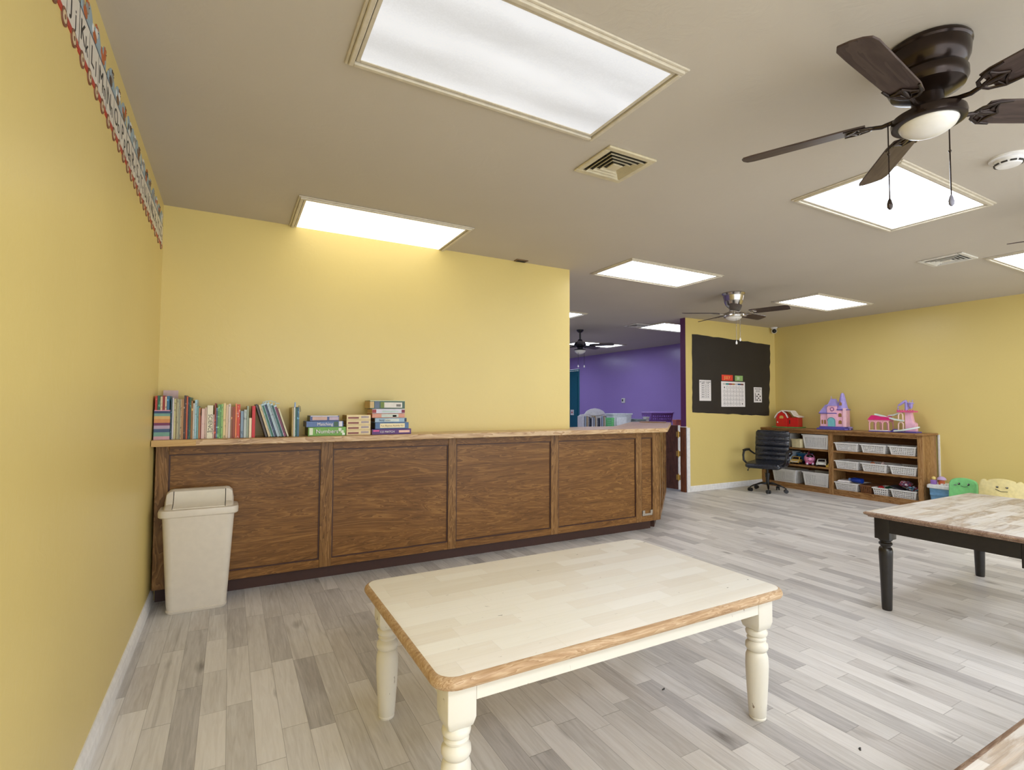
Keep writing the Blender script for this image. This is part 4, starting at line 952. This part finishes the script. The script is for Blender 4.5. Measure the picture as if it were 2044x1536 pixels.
for r_ in range(4):
    for c_ in range(3):
        if (r_+c_) % 2 == 0: b.box(.06+c_*.037,-.0032,.025+r_*.029,.088+c_*.037,-.002,.046+r_*.029)
        else: b.box(.064+c_*.037,-.0032,.030+r_*.029,.080+c_*.037,-.002,.034+r_*.029)
b.build('printing', M_ink, t, smooth=False)

# ------------------------------------------------------------------ children's furniture by the right wall
M_kblue = plain('kids_blue',(112,160,200),.35); M_kwhite = plain('kids_white',(226,228,228),.35); M_kgreen = plain('kids_green',(128,204,132),.35); M_kyel = plain('kids_yellow',(226,210,150),.35)
t = thing('play_kitchen_table', 'low blue and white plastic play table beside the bookcase', 'play table', (7.73, 2.815, 0), R(-90)); t.scale = (.82,.82,1)
b = MB(); b.loft([ringz(.26,.30,.03,0), ringz(.27,.32,.03,.14), ringz(.29,.34,.03,.25)]); b.box(-.13,-.172,.17,.13,-.160,.20); b.build('blue_body', M_kblue, t, bevel=.004)
b = MB(); b.loft([ringz(.31,.36,.04,.25), ringz(.335,.385,.04,.256), ringz(.335,.385,.04,.285), ringz(.31,.36,.04,.296)]); b.build('white_top', M_kwhite, t)
t2 = thing('toy_figure', 'small purple toy with a yellow top on the blue and white play table', 'toy', (7.63, 2.895, .2965), 0)
MB().box(-.025,-.025,0,.025,.025,.05).build('body', plain('toy_violet',(150,110,186),.4), t2, bevel=.006); MB().ball((0,0,.068), .022, 12).build('head', plain('toy_pale_yellow',(226,200,120),.4), t2)
t2 = thing('toy_figure', 'small orange toy under a lilac cap on the blue and white play table', 'toy', (7.67, 2.835, .2965), 0)
MB().lathe([(.03,0),(.032,.03),(.024,.055)], 14).build('body', plain('toy_orange',(196,98,50),.4), t2); MB().lathe([(.045,.055),(.040,.075),(.020,.092)], 16).build('cap', plain('toy_lilac',(190,164,206),.4), t2)
t2 = thing('toy_blocks', 'row of tiny white blocks on the blue and white play table', 'toy', (7.62, 2.775, .2965), 0)
for i in range(4): MB().box(-.012,-.07+i*.032,0,.012,-.048+i*.032,.016).build('block', M_kwhite, t2, bevel=.002)
def kidchair(label, loc, rz, mat, w_, hz, lobes, face):
    t = thing('toddler_chair', label, 'chair', loc, rz, "toddler chairs along the right wall")
    b = MB(); pad(-.13,-w_/2+.01,.17,.15,w_/2-.01,.20,b,.02); b.build('seat', mat, t)
    b = MB()
    if lobes:
        n = 28; pr = []
        for i in range(n+1):
            u = -1 + 2*i/n; a = abs(u)
            z = hz - (.022*max(0,(a/.62))**2 if a < .62 else .045 - .040*math.sin(math.pi*min(1,(a-.62)/.38))**.6 + .02*(a-.62)/.38)
            if i in (0, n): z = hz-.09
            pr.append((u*w_/2, z))
        prof = [(-w_/2,.19)] + pr + [(w_/2,.19)]
    else:
        prof = [(-w_/2,.19)] + [(w_/2*(-math.cos(math.pi*i/14) if True else 0)*(1.0), hz-.10+.10*math.sin(math.pi*i/14)**.55) for i in range(15)] + [(w_/2,.19)]
    q = len(prof); rings = []
    for xx, k in ((-.020,.93),(-.013,.985),(0,1.0),(.016,.985),(.024,.93)): rings.append([(xx-.14 - (z-.2)*.12, y*k, .19+(z-.19)*(1-(1-k)*.5)) for y, z in prof])
    b.loft(rings); b.build('backrest', mat, t)
    for sx in (-.11,.12):
        for sy in (-1,1): MB().loft([[(sx+x, sy*(w_/2-.05)+y, z) for x,y in rrect(-r_,-r_,r_,r_,.008,3)] for z, r_ in ((0,.018),(.19,.026))]).build('leg', mat, t)
    b = MB(); zf = hz-.075
    if face == 'turtle':
        xx = -.104-(zf-.2)*.12
        for yy in (-.03,.05): b.ball((xx, yy, zf+.01), .5, 10, 0, (.012,.022,.026)); b.ball((xx+.004, yy-.003, zf+.014), .5, 8, 1, (.012,.008,.008))
        b.tube([(xx,-.015,zf-.012),(xx+.001,.015,zf-.020),(xx,.045,zf-.012)], .0025, 6); b.ball((xx,-.062,zf-.006), .5, 8, 2, (.008,.030,.014))
    else:
        xx = -.108-(zf-.2)*.12; zf -= .02
        for yy in (-.03,.045): b.ball((xx, yy, zf+.01), .5, 10, 0, (.012,.022,.018)); b.ball((xx+.004, yy, zf+.014), .5, 8, 1, (.010,.007,.007))
        b.tube([(xx,-.045,zf-.012),(xx,.0,zf-.035),(xx,.05,zf-.030)], .0025, 6)
    b.build('face', [M_ink, M_white, plain('leaf_grey',(110,120,112),.5)], t)
    return t
kidchair('green toddler chair with a smiling face printed on its back', (7.36, 2.560, 0), R(186), M_kgreen, .25, .415, False, 'turtle')
kidchair('pale yellow toddler chair with a smiling face, next to the green one', (7.22, 2.200, 0), R(184), M_kyel, .36, .460, True, 'bear')
kidchair('pale yellow toddler chair half cut by the right edge', (7.22, 1.805, 0), R(184), M_kyel, .36, .430, True, 'bear')

# ------------------------------------------------------------------ books and boxes on the ledge
LZ = .9865
def bookmat(c, c2=None, bands=0):
    key = 'cover_%d_%d_%d_%s_%d' % (*c, str(c2), bands)
    if key in _mats: return _mats[key]
    t = NT(key); h_ = (c[0]*7+c[1]*13+c[2]*29) % 97; o_ = (h_*.37, h_*.11, h_*.73)
    n = t.noise(t.coord((140,140,60), o_), 1.0, 2); f = t.ramp(n, [(.58,(0,0,0)),(.64,(1,1,1))])
    c2 = c2 or tuple(int(x*.55) if sum(c) > 330 else min(255, int(x*1.5+60)) for x in c)
    n2 = t.noise(t.coord((1,1,22), o_), 1.0, 1); f2 = t.ramp(n2, [(.55,(0,0,0)),(.56,(1,1,1))])
    t.color(t.mix(t.math('MULTIPLY', t.math('MULTIPLY', f, f2), .8), S(*c), S(*c2))); t.b.inputs['Roughness'].default_value = .38
    _mats[key] = t.m; return t.m
M_pages = plain('book_pages', (226,214,190), .7, vary=.08, nscale=120)
bookseq = [0]
def book(x0, x1, h, c, label, c2=None, lean=0.0, yf=3.598, depth=.185, txt=None, z=LZ):
    """upright book, spine towards the room; cover shell round a page block"""
    w_ = x1-x0-.0006; depth = depth + ((bookseq[0]*37) % 11)*.0016 - .008; yf = yf + ((bookseq[0]*53) % 7)*.0011; bookseq[0] += 1
    t = thing('book', label, 'book', (x0+.0003, yf, z), 0, 'picture books standing on the ledge')
    t.rotation_euler = (0, lean, 0)
    ct_ = min(.0018, w_*.22); b = MB()
    b.box(0,0,0,w_,ct_,h).box(0,ct_,0,ct_,depth,h).box(w_-ct_,ct_,0,w_,depth,h)
    b.build('cover', bookmat(c, c2), t, smooth=False)
    MB().box(ct_,ct_,.002,w_-ct_,depth-.003,h-.003).build('pages', M_pages, t, smooth=False)
    if txt:
        b = MB(); b.xf((w_/2,-.0003,h*.45),(R(90),R(90),0)).text(txt, w_*.95, 0, .0002); b.build('spine_lettering', M_ink, t, smooth=False)
    return t
# the striped box in the corner, with books standing in it
sx0, sx1, sh = .009, .086, .172
t = thing('striped_book_box', 'small cardboard box striped pink, navy, teal and orange at the corner end of the ledge', 'box', (sx0, 3.588, LZ))
cols = [(206,160,168),(112,156,140),(62,86,122),(178,156,176),(112,44,84),(206,140,84),(212,170,108),(116,160,146),(48,66,108),(214,150,170)]
hs = [.020,.024,.020,.020,.016,.022,.018,.016,.014,.006]; z = 0
for c, hh in zip(cols, hs):
    hh = hh*sh/.176; b = MB(); b.box(0,0,z,sx1-sx0,.002,z+hh).box(0,.002,z,.002,.19,z+hh).box(sx1-sx0-.002,.002,z,sx1-sx0,.19,z+hh).box(.002,.188,z,sx1-sx0-.002,.19,z+hh)
    b.build('stripe_band', plain('stripe_%d_%d_%d' % c, c, .5), t, smooth=False); z += hh
MB().box(.002,.002,0,sx1-sx0-.002,.188,.003).build('box_floor', plain('cardboard',(170,140,100),.8), t, smooth=False)
inb = [(.0115,.0225,.254,(176,46,32),'red spined book in the striped box, nearest the left wall'),(.0228,.0352,.256,(36,96,70),'green spined book in the striped box'),
       (.0370,.0475,.251,(214,190,156),'cream book in the striped box beside the dark red one'),(.0480,.0590,.256,(150,28,14),'dark red book in the striped box'),
       (.0595,.0675,.251,(226,196,170),'pale book in the striped box beside the blue one'),(.0680,.0815,.254,(48,104,140),'blue spined book in the striped box')]
for x0, x1, h_, c, lb_ in inb: book(x0, x1, h_-.0035, c, lb_, yf=3.592, depth=.150, z=LZ+.0035)
t = thing('pink_folder', 'pale pink folder standing tall behind the striped box', 'folder', (.030, 3.7945, LZ), 0)
MB().box(0,0,0,.078,.003,.292).box(0,.0035,0,.078,.006,.285).build('folder_covers', plain('pale_pink_card',(206,180,180),.6), t, smooth=False)
bk = [(.0875,.0955,.236,(40,70,84),'slim dark teal book right of the striped box'),(.0960,.1030,.243,(212,206,214),'slim white book between the dark teal and cream ones'),
 (.1035,.1130,.238,(206,196,140),'cream yellow book, first of the pale run'),(.1132,.1195,.237,(150,134,90),'olive spined book in the pale run'),(.1198,.1265,.237,(206,200,160),'pale green book in the pale run'),
 (.1268,.1355,.238,(150,146,124),'grey green book in the pale run'),(.1358,.1425,.237,(204,176,130),'tan book in the pale run'),(.1428,.1528,.237,(176,130,80),'brown tan book ending the pale run'),
 (.1532,.1645,.259,(60,34,24),'tall dark brown book with light lettering'),(.1650,.1730,.252,(214,96,52),'tall orange and white book beside the dark brown one'),
 (.1735,.1800,.249,(30,40,56),'tall navy book'),(.1803,.1890,.247,(44,90,66),'tall dark green book'),(.1895,.1988,.228,(150,104,44),'golden brown book beside the dark green one'),
 (.1995,.2075,.213,(216,210,196),'white book with blue foot left of the light blue one'),(.2080,.2190,.233,(160,196,210),'light blue book with a pale jacket'),
 (.2195,.2280,.194,(110,162,162),'teal book right of the light blue one'),(.2285,.2385,.185,(186,120,72),'tan and green topped book'),(.2390,.2430,.136,(130,34,20),'short thin dark red book'),
 (.2434,.2610,.180,(224,190,180),'pink cream book with grey writing'),(.2613,.2715,.188,(198,168,150),'dusty beige book left of the black lettered one'),(.2725,.3035,.200,(232,224,196),'thick white book with large black letters down its spine'),
 (.3045,.3105,.145,(226,196,190),'short pale pink book'),(.3110,.3200,.213,(130,38,16),'tall dark red book right of the black lettered one'),(.3205,.3275,.185,(80,110,136),'slim blue book beside the green one'),
 (.3280,.3455,.206,(90,146,84),'green book with a dark blue patch'),(.3460,.3570,.209,(150,190,110),'light green book'),(.3575,.3710,.214,(222,200,140),'tall pale yellow book'),
 (.3718,.3845,.204,(220,192,160),'beige pink book right of the pale yellow one'),(.3850,.3975,.210,(216,200,190),'whitish book with a purple tip'),(.3982,.4075,.192,(140,82,44),'brown spined book'),
 (.4080,.4220,.192,(150,60,20),'rust red book'),(.4224,.4312,.212,(232,130,70),'bright orange book'),(.4318,.4490,.207,(206,62,30),'red orange book with white writing'),
 (.4520,.4675,.166,(130,150,168),'grey blue book'),(.4695,.4855,.174,(184,192,186),'pale grey book'),(.4860,.4965,.197,(150,164,140),'slim grey green book'),(.4990,.5135,.122,(236,212,176),'short cream book in front of the red one'),
 (.5150,.5335,.197,(200,20,16),'bright red book at the foot of the leaning ones')]
for i, (x0, x1, h_, c, lb_) in enumerate(bk):
    book(x0, x1, h_, c, lb_ + ' on the ledge', txt='SCIENCE' if 'black letters' in lb_ else None, c2=(240,236,228) if 'orange' in lb_ or 'brown book with' in lb_ else None)
# leaning books: rotated about the lower left edge; sleeves are plastic pouches with looped ties
def leanx(x, th, ang): return x
lean = [(.583,.012,.215,(60,44,30),'dark brown book leaning left against the red one'),(.6015,.014,.212,(212,192,148),'cream book leaning beside the dark brown one'),
        (.6195,.013,.208,(38,104,78),'green book in a clear sleeve leaning left'),(.6370,.015,.214,(30,44,78),'navy book in a clear sleeve leaning left'),
        (.6570,.016,.216,(166,182,188),'silver grey sleeve leaning left'),(.6780,.014,.210,(30,84,78),'dark teal book in a sleeve leaning left'),
        (.6975,.016,.200,(112,36,66),'maroon book leaning left'),(.7180,.010,.190,(206,196,160),'cream backed book leaning last in the slanted row')]
M_sleeve = plain('pale_blue_sleeve_edge', (190,214,224), .25)
for i, (xb, th, ln, c, lb_) in enumerate(lean):
    a = R(-16.8 - i*.2); xb = .5935 + (xb-.583)*.97 - i*.0006
    t = book(xb, xb+th, ln, c, lb_ + ' on the ledge', lean=a, z=LZ + .0006)
    if 2 <= i <= 6:
        b = MB(); b.box(-.0006,-.002,ln-.001,th+.0002,.176,ln+.008).box(-.0008,-.002,.002,.0018,0,ln); b.tube([(th*.5,.0,ln+.006),(th*.4+.010,-.004,ln+.020),(th*.5+.028,-.004,ln+.012)], .0028, 6)
        b.build('sleeve_edge', M_sleeve, t)
book(.7465,.7560,.186,(176,152,84),'tan book standing right of the leaning row on the ledge')
t = book(.7565,.7655,.190,(212,206,192),'white book with a blue tag standing right of the leaning row on the ledge')
MB().add([(.001,.0,.190),(.011,.0,.190),(.010,.004,.222),(.003,.004,.222)], [(0,1,2,3)]).build('blue_tag', plain('tag_blue',(150,180,226),.5), t, solid=.001)
t = book(.7660,.7755,.184,(60,110,100),'green sleeve book near the end of the row on the ledge')
t = book(.7770,.7905,.190,(50,98,120),'last teal blue sleeve with a drooping loop, ending the book row on the ledge')
b = MB(); b.tube([(.004,-.002,.188),(.008,-.004,.200),(.015,-.005,.196),(.019,-.005,.175),(.018,-.005,.160)], .0018, 6); b.build('loop', plain('loop_navy',(30,50,70),.4), t)

def gbox(label, x0, x1, z, h, c, yf=3.597, d=.16, rz=0, text=None, tsize=.03, tcol=None, extras=(), name='game_box', cat='box', group='game and flash card boxes stacked on the ledge', tx=.5, side=None):
    t = thing(name, label, cat, ((x0+x1)/2, yf, z), rz, group); w_ = x1-x0
    b = MB(); b.box(-w_/2,0,0,w_/2,d,h-.0004); b.build('carton', plain('carton_%d_%d_%d' % c, c, .4), t, bevel=.0012)
    if side: MB().box(-w_/2-.0006,.004,.003,-w_/2,d-.004,h-.004).build('side_panel', plain('side_%d_%d_%d' % side, side, .5), t, smooth=False)
    if text:
        b = MB(); b.xf((-w_/2+w_*tx,-.0012,h*.47),(R(90),0,0)).text(text, tsize); b.build('lettering', tcol or M_white_p, t, smooth=False)
    for nm, ax, bx_, az, bz, cc in extras:
        MB().box(-w_/2+w_*ax,-.0008,h*az,-w_/2+w_*bx_,0,h*bz).build(nm, plain('print_%d_%d_%d' % cc, cc, .5), t, smooth=False)
    return t
x = gbox('green box reading Numbers at the bottom of the left stack', .846, 1.086, LZ, .058, (112,166,62), d=.17, side=(120,112,40), extras=[('white_label',.03,.12,.12,.9,(226,232,206)),('number_tiles',.80,.88,.5,.88,(224,230,210)),('number_tiles',.86,.94,.3,.6,(214,222,200)),('number_tiles',.90,.97,.05,.3,(232,236,226))])
b = MB(); b.xf((0,-.0010,.028),(R(90),0,0)).text('Numbers', .040, 0, .0002); b.build('letter_shadow', M_ink, x, smooth=False); b = MB(); b.xf((-.001,-.0022,.0285),(R(90),0,0)).text('Numbers', .038, 0, .0003); b.build('lettering', M_white_p, x, smooth=False)
gbox('blue box reading Matching on top of the Numbers box', .834, 1.068, LZ+.059, .038, (84,110,160), d=.16, side=(150,130,118), text='Matching', tsize=.028, tx=.50, extras=[('green_picture',.74,.86,.1,.9,(60,90,66)),('white_panel',.88,.97,.05,.95,(216,216,224))])
gbox('small worn blue and white box on top of the Matching box', .856, 1.040, LZ+.098, .036, (70,84,136), d=.14, side=(150,138,90), extras=[('pink_label',.08,.58,.18,.78,(206,170,156)),('pale_label',.66,.98,.18,.75,(190,170,186)),('torn_flap',.02,.96,.84,1.0,(226,222,226))])
for i in range(4):
    gbox(['lowest','second from bottom','third from bottom','topmost'][i] + ' cream flash card box in the middle stack of four', 1.090, 1.252, LZ+.0347*i, .0344, (222,200,150), d=.15, side=(156,120,60),
         extras=[('brown_title',.06,.50,.22,.58,(140,82,74)),('grey_print',.60,.92,.35,.75,(166,150,150))], rz=R([0,.6,-.5,.4][i]))
gbox('purple box at the bottom of the right stack', 1.262, 1.543, LZ, .038, (84,30,110), d=.17, side=(200,160,140), text='123 MATCH', tsize=.02, tx=.38, extras=[('pink_stripe',.03,.18,.55,.8,(226,90,150)),('pink_label',.68,.96,.3,.72,(232,190,170))])
gbox('blue box reading Fun Rhymes Activity Kit in the right stack', 1.284, 1.524, LZ+.039, .045, (70,104,146), d=.16, side=(40,50,60), text='Fun Rhymes Activity Kit', tsize=.0165, tcol=plain('kit_brown',(120,96,60),.5), extras=[('cream_label',.14,.88,.16,.84,(236,220,176))])
gbox('pale blue box above the activity kit in the right stack', 1.282, 1.508, LZ+.085, .031, (150,176,196), d=.15, side=(90,60,40), text='Story Lanes', tsize=.017, tx=.30, tcol=M_ink, extras=[('white_print',.30,.75,.2,.8,(206,214,206)),('dark_corner',.93,1.0,.1,.9,(40,60,80))])
gbox('orange and white box in the right stack under the red tipped one', 1.262, 1.494, LZ+.117, .030, (206,142,118), d=.15, side=(190,110,80), extras=[('pale_print',.28,.80,.12,.88,(196,206,196)),('blue_marks',.62,.74,.2,.6,(110,130,190))])
gbox('white and dark red tipped box second from the top of the right stack', 1.262, 1.494, LZ+.148, .032, (206,204,216), d=.15, side=(206,170,120), extras=[('red_tip',.0,.12,.1,.85,(150,50,50)),('red_tip',.90,1.0,.1,.8,(120,30,60)),('green_print',.3,.8,.2,.6,(186,204,196))])
x = gbox('thick green and blue box with a white barcode label on top of the right stack', 1.246, 1.494, LZ+.181, .058, (64,92,74), d=.16, side=(190,160,110), extras=[('tan_corner',.0,.11,.08,.86,(206,176,120)),('grey_picture',.13,.26,.05,.9,(96,110,130)),('leaf_patch',.30,.40,.1,.8,(110,130,50)),('white_label',.40,.92,.12,.76,(222,216,206)),('lid_edge',.0,1.0,.93,1.0,(214,220,176))])
b = MB()
for i in range(9): b.box(.062+i*.0038,-.0016,.014,.064+i*.0038,-.0008,.032)
b.build('barcode', M_ink, x, smooth=False)

# ------------------------------------------------------------------ things in the purple room
t = thing('low_cabinet', 'dark brown cabinet in the purple room carrying the plastic bins', 'cabinet', (0,0,0))
MB().box(5.45,5.98,.06,7.30,6.52,.82).build('carcass', M_brown, t, bevel=.003)
MB().box(5.36,5.95,.82,7.33,6.55,.855).build('cabinet_top', M_brown, t, bevel=.004)
for i in range(4):
    d_ = MB().box(5.58+i*.43,5.962,.10,5.98+i*.43,5.98,.80).build('door', M_brown, t, bevel=.004)
    MB().ball((5.94+i*.43,5.955,.6), .012, 10).build('knob', M_brass, d_)
MB().box(5.6,6.02,0,7.25,6.5,.06).build('plinth', M_kick, t)
CZ = .8575
def bin_(label, x0, x1, y, d, h, mat, lip=.012, name='plastic_bin', group=None):
    t = thing(name, label, 'bin', ((x0+x1)/2, y+d/2, CZ), 0, group); w_ = x1-x0-.02
    b = MB(); b.loft([ringz(w_*.82,d*.82,.02,0), ringz(w_*.95,d*.95,.025,h*.90), ringz(w_,d,.03,h*.90+.001), ringz(w_+.012,d+.012,.03,h*.90+.004), ringz(w_+.012,d+.012,.03,h), ringz(w_*.93,d*.93,.025,h), ringz(w_*.80,d*.80,.02,.008)])
    b.build('bin_shell', mat, t); return t
M_binw = plain('frosted_white_plastic',(206,214,224),.3); M_bing = plain('grey_tray_plastic',(160,176,182),.35)
t = bin_('tall white bin above the counter in the purple room', 5.505, 5.925, 6.10, .20, .222, M_binw); MB().box(-.14,-.108,.035,.06,-.094,.16).build('label_card', plain('bin_label',(226,232,242),.4), t, bevel=.002)
bin_('low grey tray beside the tall white bin in the purple room', 5.945, 6.165, 6.05, .34, .130, M_bing)
t = thing('laundry_basket', 'purple laundry basket with round holes in the purple room', 'basket', (6.540, 6.21, CZ), 0)
basket_mesh(.43,.16,.49,.22,.230, 9, 4, 4, .012).build('basket_wall', plain('laundry_purple',(150,112,196),.35), t, smooth=False, solid=.004)
b = MB(); b.tube([(x,y,.233) for x,y in rrect(-.253,-.118,.253,.118,.05,4)] + [(.253,-.068,.233)], .010, 8); b.build('rim', plain('laundry_rim',(176,146,214),.35), t)
t = thing('laundry_basket', 'white holed basket standing just left of the purple laundry basket', 'basket', (6.215, 6.13, CZ), 0)
basket_mesh(.05,.06,.058,.075,.165, 2, 2, 4, .004).build('basket_wall', M_basket, t, smooth=False, solid=.003)
t = thing('small_basket', 'small peach orange basket beside the plum wall end', 'basket', (6.785, 6.005, CZ), 0)
basket_mesh(.145,.07,.16,.08,.115, 7, 3, 5, .004).build('basket_wall', plain('peach_plastic',(240,150,120),.4), t, smooth=False, solid=.003)
t = thing('green_crate', 'small mint green crate left of the tall white bin', 'basket', (5.452, 6.10, CZ), 0)
basket_mesh(.045,.12,.052,.13,.155, 2, 4, 4, .004).build('basket_wall', plain('mint_plastic',(110,200,130),.4), t, smooth=False, solid=.004)
# arched white book display with books
t = thing('book_display', 'white arched book display stand full of books in the purple room', 'bookcase', (7.54, 9.05, 0), R(-12))
arc = [(-.41,0),(.41,0),(.41,.98),(.36,1.00),(.26,1.01),(.20,1.08),(.10,1.125),(0,1.14),(-.10,1.125),(-.20,1.08),(-.26,1.01),(-.36,1.00),(-.41,.96)]
b = MB(); xz(arc, .10, .13, b); b.build('back_board', M_white, t, bevel=.004)
b = MB(); xz([(-.24,1.02),(-.12,.985),(0,.975),(.12,.985),(.24,1.02),(.12,1.075),(0,1.09),(-.12,1.075)], .088, .10, b); b.build('arch_moulding', M_white, t, bevel=.004)
for s_ in (-1,1): MB().box(s_*.41-.012,-.16,0,s_*.41+.012,.13,.97).build('side_board', M_white, t, bevel=.006)
for z in (.10,.42,.72): MB().box(-.40,-.15,z,.40,.10,z+.02).build('shelf', M_white, t)
rr = random.Random(5); x = -.38; k = 0; dc = ['grey','black','cream','pale blue','white','dark grey','tan']
dcv = {'grey':(150,150,156),'black':(44,44,50),'cream':(220,212,190),'pale blue':(170,186,200),'white':(226,226,226),'dark grey':(90,92,100),'tan':(176,150,110)}
cr, sr = math.cos(R(-12)), math.sin(R(-12))
while x < .27:
    th = rr.uniform(.016,.034); nm = dc[(k*3) % 7]; pv = dc[(k*3+4) % 7] if k else 'side board and first'; part_ = ['left end', 'left of middle', 'right of middle', 'right end'][min(3, k//5)]; hh = rr.uniform(.18,.235)
    gx, gy = 7.54 + cr*x - sr*(-.02), 9.05 + sr*x + cr*(-.02)
    o = thing('display_book', '%s book after the %s one, %s of the white arched display' % (nm, pv, part_), 'book', (gx, gy, .7405), R(-12), 'books in the white arched display')
    MB().box(0,-.09,0,th,.09,hh).build('cover', bookmat(dcv[nm]), o, smooth=False)
    MB().box(.002,-.086,hh,th-.002,.09,hh+.002).build('pages', M_pages, o, smooth=False)
    x += th+.004; k += 1
# thermostat and switch
t = thing('thermostat', 'white thermostat with a dark screen on the purple wall', 'thermostat', (8.2, 8.93, 1.317))
MB().box(-.022,-.055,-.055,0,.055,.055).build('case', M_white, t, bevel=.005); MB().box(-.024,-.005,-.02,-.022,.035,.03).build('screen', M_dark, t)
t = thing('light_switch', 'white switch plate with a red toggle on the teal door wall', 'light switch', (8.222, 10.95, 1.02))
MB().box(-.010,-.07,-.07,0,.07,.07).build('plate', M_white, t, bevel=.003); MB().box(-.016,-.02,-.02,-.010,.02,.02).build('toggle', plain('switch_red',(190,60,50),.4), t)
# specks left on the floor
for i, (x, y, lb_) in enumerate(((2.02,1.62,'under the cream table'),(2.60,1.56,'right of the cream table'),(1.92,1.10,'near the cream table front edge'),(2.35,1.02,'in front of the right cream leg'),(1.15,2.75,'near the trash can'))):
    b = MB(); b.ball((0,0,.002), .5, 8, 0, (.016,.007,.004)); b.ball((.008,.004,.002), .5, 8, 0, (.008,.006,.004))
    tag(b.build('floor_crumb', M_dark, None, (x,y,0), (0,0,i*1.1)), 'tiny dark crumb on the floor ' + lb_, 'debris', 'dark crumbs on the floor')
